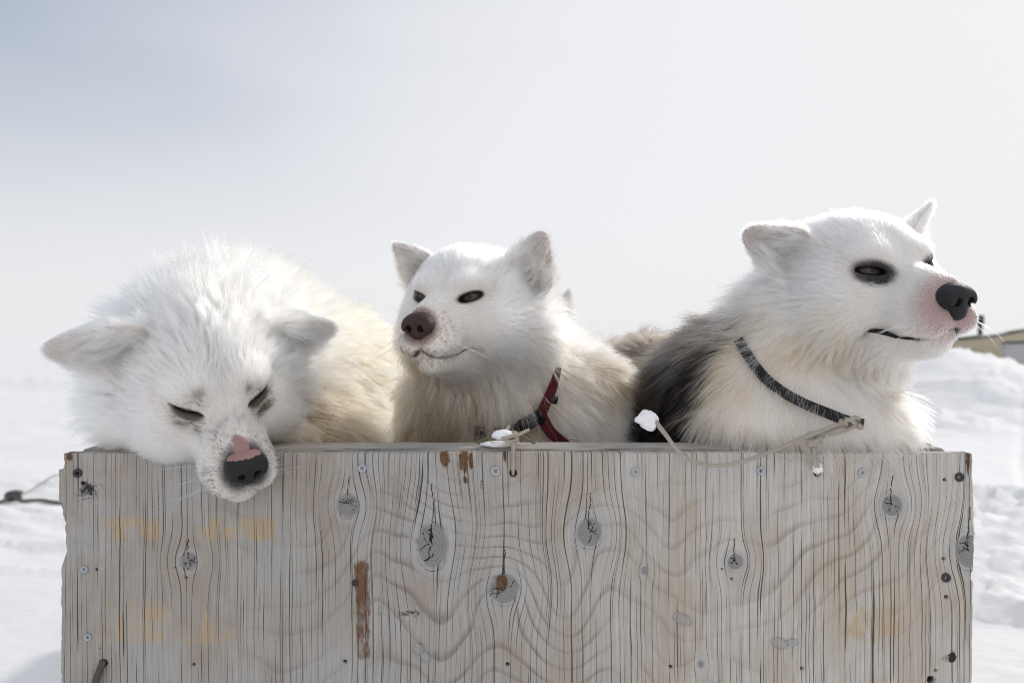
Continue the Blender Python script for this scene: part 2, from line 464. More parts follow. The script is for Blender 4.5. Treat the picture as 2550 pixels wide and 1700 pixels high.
    hgt = t.math('SUBTRACT', t.math('MULTIPLY', fib, 0.5), t.math('ADD', t.math('MULTIPLY', kk, 1.6), t.math('MULTIPLY', band, 0.05)))
    return t.bsdf(c, 0.85, t.bump(hgt, 0.6, 0.0012), 0.2)

def edge_profile(z, pts, jag, seed):
    """outline x of a ragged panel side at height z"""
    py = (CZ - z) / KP + 850
    p = np.array(pts, float)
    x = np.interp(py, p[:, 1], p[:, 0])
    P = np.c_[py, np.zeros_like(py), np.zeros_like(py)]
    return PX(x + jag * fbm(P, .06, seed, 4, .6))
nx, nz = 840, 480
Z0 = 0.22
left_pts = [(160, 1128), (161, 1150), (160, 1166), (148, 1169), (148, 1250), (158, 1285), (164, 1300), (166, 1372), (155, 1408), (153, 1700), (153, 2600)]
right_pts = [(2419, 1128), (2421, 1135), (2420, 1180), (2425, 1320), (2423, 1410), (2417, 1425), (2416, 1440), (2422, 1450), (2419, 1700), (2419, 2600)]
zs = np.r_[np.linspace(TOP, 0.50, 300), np.linspace(0.5, Z0, 40)[1:]]
nz = len(zs)
xl = edge_profile(zs, left_pts, 2.6, 5); xr = edge_profile(zs, right_pts, 1.6, 9)
s01 = np.linspace(0, 1, nx)
X = xl[:, None] * (1 - s01) + xr[:, None] * s01
Zg = np.repeat(zs[:, None], nx, 1)
PXg = X / KP + 1275; PYg = (CZ - Zg) / KP + 850
px, py = PXg.ravel(), PYg.ravel()
P2 = np.c_[px, py, np.zeros_like(px)]
warp = px.copy(); grow = np.zeros_like(px); knot = np.zeros_like(px); kring = np.zeros_like(px); kcrack = np.zeros_like(px)
dep = 0.0006 * fbm(P2, (.05, .006, 1), 2, 3)
rng = np.random.default_rng(4)
wob = fbm(P2, (.012, .008, 1), 41, 2)
for (kx, ky, rx, ry) in KNOTS:
    dx, dy = px - kx, py - ky
    warp -= 0.78 * dx * np.exp(-(np.abs(dx) / (rx * 2.0)) ** 2 - (np.abs(dy) / (ry * 2.1)) ** 2)
    rr = np.sqrt((dx / rx) ** 2 + (dy / ry) ** 2) * (1 + .10 * wob)
    grow += 1.5 * (rx / 35.) * np.exp(-(rr / 2.6) ** 2)
    m = 1 - sstep(0.72, 0.95, rr)
    knot = np.maximum(knot, m); kring = np.where(rr < 1.6, rr, kring)
    dep += 0.0010 * m * (0.4 - rr) + 0.0016 * np.exp(-((rr - 1.02) / .10) ** 2) * (rx > 15)
    a = np.arctan2(dy, dx)
    if rx > 15:
        for q in range(rng.integers(5, 8)):
            a0 = rng.uniform(0, 2 * math.pi); r0, r1 = rng.uniform(.0, .35), rng.uniform(.6, 1.0)
            da = np.angle(np.exp(1j * (a - a0 - 0.35 * np.sin(rr * 5 + q))))
            kcrack = np.maximum(kcrack, (np.abs(da) * rr * rx < 1.5 * (1.15 - rr)) * (rr > r0) * (rr < r1))
        # the ring crack and the check that runs up out of the knot
        kcrack = np.maximum(kcrack, .62 * (np.abs(rr - 1.0) * rx < 1.0) * (np.sin(a - .4 + .2 * kx % 1) > .55))
        kcrack = np.maximum(kcrack, (np.abs(dx - 3 * np.sin(dy * .05)) < 1.2) * (dy < -.2 * ry) * (dy > -2.3 * ry))
# cathedral figure: arches in the middle of the sheet, straight grain at its sides
u = (px - 1275) / 1150.
arch = (py - 1128) / 46. + 15 * np.abs(u + .06) ** 1.7
arch += 3.2 * fbm(P2, (.0042, .0026, 1), 77, 3, .45) + 0.9 * np.cos((px - 1250) * .021) * np.exp(-((px - 1300) / 520) ** 2)
grow = grow + arch * (0.55 + .3 * np.exp(-(u / .5) ** 2)) + 4.2 * fbm(P2, (.0016, .0007, 1), 12, 2)
dep += -0.0010 * kcrack
def blob(cx, cy, rx, ry, soft=.35, n=.35, seed=0):
    r = np.sqrt(((px - cx) / rx) ** 2 + ((py - cy) / ry) ** 2) + n * fbm(P2, (.05, .03, 1), 50 + seed, 3)
    return 1 - sstep(1 - soft, 1 + soft, r)
def rect(x0, x1, y0, y1, s=10):
    return sstep(x0 - s, x0 + s, px) * (1 - sstep(x1 - s, x1 + s, px)) * sstep(y0 - s, y0 + s, py) * (1 - sstep(y1 - s, y1 + s, py))
ochre = 0.40 * rect(245, 690, 1282, 1348, 6) + 0.34 * rect(255, 600, 1488, 1605, 10)
ochre += 0.25 * rect(245, 690, 1282, 1348, 6) * vnoise(P2, (.028, .03, 1), 61) + 0.25 * rect(255, 600, 1488, 1605, 10) * vnoise(P2, (.02, .012, 1), 63)
for b in ((300, 1315, 16, 35), (380, 1322, 28, 26), (520, 1322, 22, 22), (575, 1318, 18, 8), (650, 1312, 40, 26), (300, 1560, 10, 50), (330, 1545, 9, 55),
          (395, 1512, 45, 24), (385, 1560, 40, 45), (560, 1503, 32, 20), (515, 1560, 10, 45)):
    ochre += 0.30 * blob(*b, seed=int(b[0]) % 9)
ochre += 0.55 * blob(2185, 1548, 90, 55, seed=3) + 0.35 * blob(2120, 1590, 30, 40, seed=4) + 0.35 * blob(1792, 1595, 60, 60, .5, .5, 5) + .25 * blob(2105, 1270, 20, 40, .5, .5, 2)
ochre += 0.6 * rect(756, 761, 1590, 1700, 1.5) + .5 * rect(1000, 1005, 1130, 1168, 2)
brown = 0.85 * rect(884, 924, 1396, 1645, 12) * (0.75 + .35 * vnoise(P2, (.03, .008, 1), 8)) + .35 * blob(897, 1440, 20, 60)
brown += 0.5 * blob(172, 1142, 12, 10) + .7 * blob(1250, 1455, 20, 24, .3, .5, 7)
dirt = .6 * blob(1021, 1527, 26, 10, .5, .5, 1) + .5 * blob(220, 1235, 40, 26, .6, .6, 2) + .35 * blob(225, 1200, 20, 30, .7, .6, 3) + .55 * blob(1199, 1208, 6, 16, .4, .4, 4)
dirt += .5 * blob(986, 1185, 4, 28, .4, .3, 5) + .55 * blob(2363, 1637, 20, 12, .5, .6, 6) + .6 * blob(2372, 1630, 8, 18, .4, .5, 6) + .35 * blob(2390, 1250, 14, 60, .7, .6, 2)
dirt += .45 * blob(1142, 1252, 6, 8) + .4 * blob(256, 1205, 7, 11) + .5 * blob(250, 1620, 7, 28, .4, .4)
chip = np.zeros_like(px)
for b in ((1108, 1140, 12, 22), (1148, 1145, 5, 22), (1158, 1150, 9, 36), (1172, 1146, 6, 22), (1257, 1133, 6, 15), (2412, 1150, 5, 28), (170, 1137, 8, 10), (1250, 1452, 13, 16), (152, 1270, 5, 25)):
    chip = np.maximum(chip, blob(*b, soft=.6, n=.6, seed=int(b[0]) % 7))
dep -= 0.003 * sstep(.35, .6, chip)
# drilled rope holes and old screw holes go right into the sheet
HOLES = [(1278, 1178, 9.5, .016), (2035, 1177, 9.5, .016), (2353, 1194, 4.5, .008), (2350, 1390, 4.5, .008), (2357, 1486, 5, .008), (859, 1646, 5, .008),
         (1264, 1653, 5, .008), (205, 1202, 4.5, .006), (463, 1437, 4.0, .006), (482, 1653, 4, .008), (1670, 1660, 4.5, .008), (1997, 1664, 4.5, .008),
         (2330, 1668, 4, .008), (239, 1417, 4, .004), (435, 1412, 2.2, .004), (1798, 1416, 2.5, .005), (1822, 1441, 3, .005), (2319, 1692, 10, .012), (258, 1650, 9, .014)]
for hx, hy, hr, hd in HOLES:
    rr = np.hypot(px - hx, py - hy)
    dep -= hd * (1 - sstep(hr * .72, hr * 1.05, rr)); dirt += .75 * (1 - sstep(hr * .8, hr * 1.35, rr))
Yf = -dep
Vf = np.c_[X.ravel(), Yf, Zg.ravel()]
TH = 0.018
gi = np.arange(nx * nz).reshape(nz, nx)
Qf = np.stack([gi[:-1, :-1], gi[1:, :-1], gi[1:, 1:], gi[:-1, 1:]], -1).reshape(-1, 4)
# rim and back of the sheet
loop = np.r_[gi[0, :], gi[1:, -1], gi[-1, -2::-1], gi[-2:0:-1, 0]]
back = Vf[loop].copy(); nb = len(back)
jag = 0.004 * fbm(np.c_[np.arange(nb) * .11, np.zeros(nb), np.zeros(nb)], 1.0, 6, 3)
mid1 = Vf[loop].copy(); mid1[:, 1] = 0.006; mid2 = back.copy(); mid2[:, 1] = .012; back[:, 1] = TH
cxy = np.array([0, 0, .5])
for arr, k in ((mid1, 0.35), (mid2, -0.15)):
    dd = arr - cxy; dd[:, 1] = 0; side = np.abs(dd[:, 0]) > .5
    arr[side, 0] -= np.sign(dd[side, 0]) * np.abs(jag[side]) * k * 2
nv = len(Vf); rings = [loop, nv + np.arange(nb), nv + nb + np.arange(nb), nv + 2 * nb + np.arange(nb)]
Qr = []
for a, b in zip(rings[:-1], rings[1:]):
    Qr.append(np.stack([a, np.roll(a, -1), np.roll(b, -1), b], -1))
Vall = np.vstack([Vf, mid1, mid2, back])
box = empty('plywood_box', (0, 0.5, 0))
tag(box, 'weathered grey plywood box with knots, cracks and screws that the dogs lie in', 'box')
panel = mesh_np('front_panel', Vall, np.vstack([Qf] + Qr), mat_panel(), box)
pm = panel.data
def pad(a, fill=0.0): return np.r_[a, a[loop], a[loop], a[loop]]
fattr(pm, 'figure', pad(np.clip(.12 + .88 * np.exp(-((px - 1230) / 430.) ** 2) * sstep(1150, 1330, py) + .6 * np.exp(-((px - 2050) / 260.) ** 2 - ((py - 1330) / 160.) ** 2), 0, 1))); fattr(pm, 'grow', pad(grow)); fattr(pm, 'warp', pad(warp * KP)); fattr(pm, 'knot', pad(knot)); fattr(pm, 'kring', pad(kring))
fattr(pm, 'kcrack', pad(kcrack)); fattr(pm, 'ochre', pad(ochre)); fattr(pm, 'brown', pad(brown)); fattr(pm, 'dirt', pad(dirt)); fattr(pm, 'chip', pad(chip))

def mat_board():
    t = NT('weathered_board'); co = t.coord()
    v = t.mapping(co, (2.0, 22, 22))
    f = t.noise(v, 8, 5, 0.65, 0.4).outputs['Fac']; f2 = t.noise(t.mapping(co, (4, 90, 90)), 9, 4, 0.7).outputs['Fac']
    c = t.mix(t.rng(f, .3, .7), (0.30, 0.285, 0.27), (0.50, 0.475, 0.44))
    c = t.mix(t.rng(f2, .56, .64, 0, .8), c, (0.09, 0.08, 0.07))
    c = t.mix(t.rng(t.noise(co, 5, 3).outputs['Fac'], .5, .7, 0, .4), c, (0.46, 0.38, 0.27))
    return t.bsdf(c, 0.85, t.bump(t.math('SUBTRACT', f, t.rng(f2, .55, .66)), 0.7, 0.0012), 0.2)
def mat_board_y():
    t = NT('weathered_side_board'); co = t.coord()
    f = t.noise(t.mapping(co, (22, 2.0, 22)), 8, 5, 0.65, 0.4).outputs['Fac']; f2 = t.noise(t.mapping(co, (90, 4, 90)), 9, 4, 0.7).outputs['Fac']
    c = t.mix(t.rng(f, .3, .7), (0.33, 0.31, 0.285), (0.52, 0.49, 0.45))
    c = t.mix(t.rng(f2, .56, .64, 0, .8), c, (0.10, 0.085, 0.07))
    return t.bsdf(c, 0.85, t.bump(t.math('SUBTRACT', f, t.rng(f2, .55, .66)), 0.7, 0.0012), 0.2)
MB, MBY = mat_board(), mat_board_y()
def rough_box(name, lo, hi, mat, parent, seed=0, jag=0.0012, seg=(40, 8, 3), rot=0):
    bm = bmesh.new(); bmesh.ops.create_cube(bm, size=1)
    lo, hi = np.array(lo, float), np.array(hi, float)
    for v in bm.verts: v.co = Vector(tuple(lo + (np.array(v.co) + .5) * (hi - lo)))
    bmesh.ops.bevel(bm, geom=bm.edges[:], offset=min(0.0022, .15 * min(hi - lo)), segments=2, affect='EDGES')
    ax = int(np.argmax(hi - lo)); n = seg[0]
    for k in range(1, n):
        co = Vector(tuple((lo + hi) / 2)); co[ax] = lo[ax] + (hi[ax] - lo[ax]) * k / n
        no = Vector((0, 0, 0)); no[ax] = 1
        bmesh.ops.bisect_plane(bm, geom=bm.verts[:] + bm.edges[:] + bm.faces[:], plane_co=co, plane_no=no)
    P = np.array([v.co[:] for v in bm.verts])
    J = np.c_[vnoise(P, 30, seed), vnoise(P, 30, seed + 1), vnoise(P, 30, seed + 2)] * jag
    for v, j in zip(bm.verts, J): v.co += Vector(tuple(j))
    return bm_obj(name, bm, mat, parent)
DEPTH = 2.40
rough_box('top_rail', (BOX_L + .012, TH + .001, TOP - .036), (BOX_R - .022, .082, TOP + .003), MB, box, 3)
rough_box('side_rail', (BOX_R - .10, .084, TOP - .034), (BOX_R - .004, .165, TOP + .001), MB, box, 13)
rough_box('side_rail', (BOX_R - .105, .167, TOP - .036), (BOX_R - .006, DEPTH, TOP - .002), MBY, box, 17)
rough_box('side_rail', (BOX_L + .006, .084, TOP - .034), (BOX_L + .10, DEPTH, TOP - .001), MBY, box, 23)
rough_box('side_panel', (BOX_R - .024, TH + .001, Z0), (BOX_R - .006, DEPTH, TOP - .037), MBY, box, 31)
rough_box('side_panel', (BOX_L + .010, TH + .001, Z0), (BOX_L + .028, DEPTH, TOP - .037), MBY, box, 37)
rough_box('back_panel', (BOX_L + .03, DEPTH - .02, Z0), (BOX_R - .026, DEPTH - .002, TOP - .04), MB, box, 41)
rough_box('floor_board', (BOX_L + .03, TH + .002, .675), (BOX_R - .026, DEPTH - .022, .693), MB, box, 43)
# sled runners carry the box
for sx in (BOX_L + .12, BOX_R - .16):
    rough_box('runner', (sx, -.05, .0), (sx + .05, DEPTH + .5, Z0 + .004), MBY, box, 51)

M_ZINC = simple('zinc_screw', (0.42, 0.45, 0.48), 0.45, 0.5, .25, 400, metal=0.75)
M_OLD = simple('dark_screw', (0.05, 0.05, 0.052), 0.6, 0.4, .4, 300, .3, 600, metal=0.3)
M_BLACK = simple('screw_recess', (0.012, 0.012, 0.012), 0.9)
def screw(px_, py_, r, mat, dark=False, ang=0.0):
    c = np.array([PX(px_), -0.0012, PZ(py_)]); n = 20
    prof = [(0.0, r * .52), (-.0006, r * .60), (-.0012, r * .82), (-.0010, r * .96), (.0002, r), (.004, r)]
    V, Fc = [], []
    # square or cross recess, then lathe outwards
    for k in range(n):
        a = 2 * math.pi * k / n + ang
        rs = r * .40 / max(abs(math.cos(a - ang)), abs(math.sin(a - ang))) * .8
        V.append(c + np.array([math.cos(a) * rs, .0016, math.sin(a) * rs]))
    for k in range(n):
        a = 2 * math.pi * k / n + ang
        rs = r * .40 / max(abs(math.cos(a - ang)), abs(math.sin(a - ang))) * .9
        V.append(c + np.array([math.cos(a) * rs, -.0008, math.sin(a) * rs]))
    for (y, q) in prof[2:]:
        for k in range(n):
            a = 2 * math.pi * k / n + ang
            V.append(c + np.array([math.cos(a) * q, y, math.sin(a) * q]))
    rings_ = len(V) // n
    for i in range(rings_ - 1):
        for k in range(n): Fc.append((i * n + k, i * n + (k + 1) % n, (i + 1) * n + (k + 1) % n, (i + 1) * n + k))
    o = mesh_obj('screw', V, Fc, mat, box)
    rc = mesh_obj('recess', [v + np.array([0, -.0002, 0]) for v in V[:n]], [tuple(range(n))], M_BLACK, None, False)
    rc.parent = o
    return o
for (a, b, r, m) in ((902, 1165, 11, M_ZINC), (1234, 1172, 11.5, M_ZINC), (1582, 1174, 11, M_ZINC), (1894, 1171, 11, M_ZINC), (2146, 1176, 11, M_ZINC),
                     (211, 1416, 9.5, M_ZINC), (220, 1585, 9.5, M_ZINC), (194, 1177, 11, M_OLD), (2388, 1187, 11.5, M_OLD), (2355, 1437, 11.5, M_OLD), (884, 1450, 8, M_OLD)):
    screw(a, b, r * KP, m, ang=a * .7)
# frozen drips on the sheet
t = NT('ice')
M_ICE = t.bsdf((0.80, 0.80, 0.80), 0.25, t.bump(t.noise(t.coord(), 120, 3).outputs['Fac'], .3, .002), .5, Transmission_Weight=0.75, IOR=1.31)
for (a, b, rx, rz, rot) in ((1041, 1616, 12, 14, .3), (1059, 1634, 11, 16, .7), (1699, 1540, 24, 13, -.5), (1941, 1600, 20, 13, -.1), (1972, 1598, 16, 9, .1), (948, 1520, 3, 10, 0)):
    bm = bmesh.new(); bmesh.ops.create_icosphere(bm, subdivisions=3, radius=1)
    P = np.array([v.co[:] for v in bm.verts]); nn = 1 + .22 * vnoise(P + a, 1.5, 3)
    for v, s_ in zip(bm.verts, nn):
        x, y, z = v.co; x *= rx * KP * s_; z *= rz * KP * s_
        v.co = Vector((PX(a) + x * math.cos(rot) - z * math.sin(rot), -.0012 + y * .0022 * s_, PZ(b) + x * math.sin(rot) + z * math.cos(rot)))
    bm_obj('ice_patch', bm, M_ICE, box, True)

# ------------------------------------------------------------------ dogs: signed-distance sculpting
def rot_ypr(y, p, r):
    c, s = math.cos, math.sin
    Rz = np.array([[c(y), -s(y), 0], [s(y), c(y), 0], [0, 0, 1]])
    Rx = np.array([[1, 0, 0], [0, c(p), -s(p)], [0, s(p), c(p)]])
    Ry = np.array([[c(r), 0, s(r)], [0, 1, 0], [-s(r), 0, c(r)]])
    return Rz @ Rx @ Ry
def ell(p, c, r):
    r = np.asarray(r, np.float32); c = np.asarray(c, np.float32)
    x, y, z = (p[:, 0] - c[0]) / r[0], (p[:, 1] - c[1]) / r[1], (p[:, 2] - c[2]) / r[2]
    k0 = np.sqrt(x * x + y * y + z * z)
    x /= r[0]; y /= r[1]; z /= r[2]
    k1 = np.sqrt(x * x + y * y + z * z)
    return k0 * (k0 - 1) / np.maximum(k1, np.float32(1e-6))
def cone(p, a, b, r1, r2, sq=None):
    a, b = np.asarray(a, np.float32), np.asarray(b, np.float32); ba = b - a
    x, y, z = p[:, 0] - a[0], p[:, 1] - a[1], p[:, 2] - a[2]
    h = np.clip((x * ba[0] + y * ba[1] + z * ba[2]) / np.float32(ba @ ba), 0, 1)
    x = x - h * ba[0]; y = y - h * ba[1]; z = z - h * ba[2]
    return np.sqrt(x * x + y * y + z * z) - (np.float32(r1) + np.float32(r2 - r1) * h)
def smin(a, b, k):
    h = np.clip(0.5 + 0.5 * (b - a) / k, 0, 1)
    return b + (a - b) * h - k * h * (1 - h)
def smax(a, b, k): return -smin(-a, -b, k)

EYE_S = np.array([.038, .062, .018]); ER = .0150
EYE_F = unit(np.array([.46, 1.0, .10])); EYE = EYE_S - EYE_F * ER       # middle of the right eyeball (mirrored for the left)
EYE_R = unit(np.cross(EYE_F, np.array([0, 0, 1.0]))); EYE_U = np.cross(EYE_R, EYE_F)
NOSE = np.array([0, .1470, -.0125])
MOUTH = ((.040, .052, -.052), (.031, .088, -.058), (.020, .122, -.053), (.003, .140, -.046))
def lip_dist(L):
    q = L.copy(); q[:, 0] = np.abs(q[:, 0])
    return np.minimum.reduce([cone(q, MOUTH[i], MOUTH[i + 1], 0, 0) for i in range(3)])
def head_sdf(p, ch, eye):
    """canonical head, metres: +Y muzzle, +Z up, symmetric in X.  ch = cheek fullness"""
    q = p.copy(); q[:, 0] = np.abs(q[:, 0])
    d = ell(p, (0, -.020, .020), (.074, .088, .062))
    d = smin(d, ell(p, (0, -.075, -.004), (.072, .060, .062)), .04)
    d = smin(d, ell(q, (.044, .012, -.020), (.040 * ch, .054, .044)), .03)
    d = smin(d, ell(q, (.050, -.034, -.040), (.046 * ch, .056, .048)), .035)
    d = smin(d, ell(q, (.074 * ch, -.058, -.046), (.038, .046, .052)), .03)
    d = smin(d, ell(q, (.027, .046, .034), (.024, .024, .016)), .014)
    mz = cone(q, (0, .040, -.020), (0, .113, -.024), .0425, .0295)
    mz = smin(mz, cone(q, (0, .040, .012), (0, .127, -.004), .022, .0135), .012)
    mz = smin(mz, ell(q, (.015, .112, -.036), (.0210, .036, .0190)), .012)
    d = smin(d, mz, .022)
    jaw = cone(q, (0, .010, -.062), (0, .108, -.058), .040, .0190)
    d = smin(d, jaw, .012)
    # forehead furrow
    d = smax(d, -cone(q, (0, .080, .042), (0, .01, .100), .004, .004), .022)
    # mouth line
    for i in range(3): d = smax(d, -cone(q, MOUTH[i], MOUTH[i + 1], .0014, .0014), .004)
    # eye: lid bulge over the ball, then the almond opening
    d = smin(d, np.linalg.norm(q - EYE, axis=1) - (ER + .0018), .012)
    e = q - EYE_S; x = e @ EYE_R; z = e @ EYE_U - eye['slant'] * x; y = e @ EYE_F
    h = np.where(z > 0, eye['hu'], eye['hl']) + .0016
    k0 = np.sqrt((x / (eye['wide'] + .001)) ** 2 + (z / h) ** 2)
    opening = smax((k0 - 1) * h, np.abs(y) - .012, .002)
    d = smax(d, -opening, .002)
    return d
def ear_sdf(p, e):
    """e: dict base, axis, front, len, wid, cup, curl - all in head space"""
    z = unit(np.array(e['axis'], float)); y = np.array(e['front'], float); y = unit(y - z * (y @ z)); x = np.cross(y, z)
    q = p - np.array(e['base'])
    L, Wd = e['len'], e['wid']
    u = q @ z; lx = q @ x; ly = q @ y
    un = np.clip(u / L, -0.4, 1.2)
    ly = ly - e.get('curl', 0.0) * np.clip(un, 0, 1.2) ** 2 * L
    uc = np.clip(un, 0, 1)
    lx = lx - e.get('skew', 0.0) * uc * Wd
    w = Wd * (1 - uc ** 1.25) ** e.get('pt', .80) * (1 - .25 * np.clip(-un, 0, 1))
    yy = ly - e['cup'] * (np.abs(lx) / Wd) ** 2 * Wd * (1 - .3 * uc)
    t = e.get('thick', .0040) * (1.3 - .6 * uc)
    d = smax(np.abs(yy) - t, (np.abs(lx) - np.maximum(w, .001)) * .8, .007)
    d = smax(d, u - L * .97, .010)
    return smax(d, -u - .03, .01) * .8

class Dog:
    def __init__(s, pos, ypr, scale, ears, body, cheek=1.0, seed=1, eye=None, kh=.03, mz=1.0, mw=1.0):
        s.mz = mz; s.mw = mw
        s.pos = np.array(pos); s.R = rot_ypr(*[R_(a) for a in ypr]); s.s = scale; s.ears = ears; s.body = body; s.ch = cheek; s.seed = seed; s.eye = eye or dict(hu=.005, hl=.004, wide=.0165, slant=.2); s.kh = kh
    def loc(s, P):
        L = ((P - s.pos.astype(P.dtype)) @ s.R.astype(P.dtype)) / P.dtype.type(s.s)
        y = L[..., 1]; L[..., 1] = np.where(y > .05, .05 + (y - .05) / s.mz, y)      # a longer or shorter, broader or narrower muzzle
        f = 1 + (s.mw - 1) * sstep(.065, .105, L[..., 1])
        L[..., 0] /= f; L[..., 2] = (L[..., 2] + .02) / f - .02
        return L
    def wor(s, L):
        L = np.array(L, float); y = L[..., 1].copy(); f = 1 + (s.mw - 1) * sstep(.065, .105, y)
        L[..., 0] *= f; L[..., 2] = (L[..., 2] + .02) * f - .02
        L[..., 1] = np.where(y > .05, .05 + (y - .05) * s.mz, y)
        return L * s.s @ s.R.T + s.pos
    def dirw(s, v): return np.asarray(v) @ s.R.T
    def parts(s, P):
        P = P.astype(np.float32)
        """distances to head, ears, each body mass"""
        L = s.loc(P)
        lr = np.linalg.norm(L, axis=1); near = lr < .25
        dh = (lr - .15) * s.s
        if near.any(): dh[near] = head_sdf(L[near], s.ch, s.eye) * s.s
        de = []
        for e in s.ears:
            r = np.linalg.norm(L - np.array(e['base']), axis=1); m = r < e['len'] + .05
            x = (r - e['len']) * s.s
            if m.any(): x[m] = ear_sdf(L[m], e) * s.s
            de.append(x)
        db = []
        for b in s.body:
            if 'r2' in b: db.append(cone(P, b['a'], b['b'], b['r'], b['r2'], b.get('sq')))
            else: db.append(ell(P, b['c'], b['r']))
        return dh, de, db
    def sdf(s, P):
        dh, de, db = s.parts(P)
        d = None
        for x, b in zip(db, s.body): d = x if d is None else smin(d, x, b.get('k', .06))
        d = smin(d, dh, s.kh)
        for e in de: d = smin(d, e, .010)
        # keep the finer face forms where the neck blend would swell them
        return d
    def mesh(s, lo, hi, vox):
        lo = np.array(lo); n = np.ceil((np.array(hi) - lo) / vox).astype(int) + 1
        st = 5
        nc = n // st + 2
        ax = [lo[i] + (np.arange(nc[i]) * st + (st - 1) / 2) * vox for i in range(3)]
        G = np.stack(np.meshgrid(*ax, indexing='ij'), -1)
        dc = s.sdf(G.reshape(-1, 3)).reshape(nc)
        full = np.repeat(np.repeat(np.repeat(dc, st, 0), st, 1), st, 2).astype(np.float32)
        near = np.abs(dc) < vox * st * 1.15 + .002
        nb = np.argwhere(near)
        off = np.stack(np.meshgrid(*[np.arange(st)] * 3, indexing='ij'), -1).reshape(-1, 3)
        for i in range(0, len(nb), 6000):
            ijk = (nb[i:i + 6000, None, :] * st + off[None]).reshape(-1, 3)
            full[ijk[:, 0], ijk[:, 1], ijk[:, 2]] = s.sdf(lo + ijk * vox)
        full = np.clip(full, -4 * vox, 4 * vox)
        g = vdb.FloatGrid(4 * vox); g.copyFromArray(np.ascontiguousarray(full))
        g.transform = vdb.createLinearTransform(voxelSize=vox)
        pts, quads = g.convertToQuads(0.0)
        return pts.astype(np.float64) + lo, quads.astype(np.int64)
    def hit(s, px, py, d0=.8, d1=1.9, off=0.0):
        """where the sight line through a photo pixel meets the skin (a point of the place)"""
        a = W(px, py, d0); b = W(px, py, d1); t = 0.0; n = np.linalg.norm(b - a)
        u = (b - a) / n
        for _ in range(80):
            d = s.sdf((a + u * t)[None])[0] - off
            if d < 3e-4 or t > n: break
            t += d * .8
        return a + u * t
    def grad(s, P, e=.0015):
        k = np.array([[1, -1, -1], [-1, -1, 1], [-1, 1, -1], [1, 1, 1]], float)
        return unit(sum(kk * s.sdf(P + kk * e)[:, None] for kk in k))

def soft_w(ds, t=.018):
    a = np.stack(ds, 1); a = np.exp(-(a - a.min(1, keepdims=True)) / t)
    return a / a.sum(1, keepdims=True)

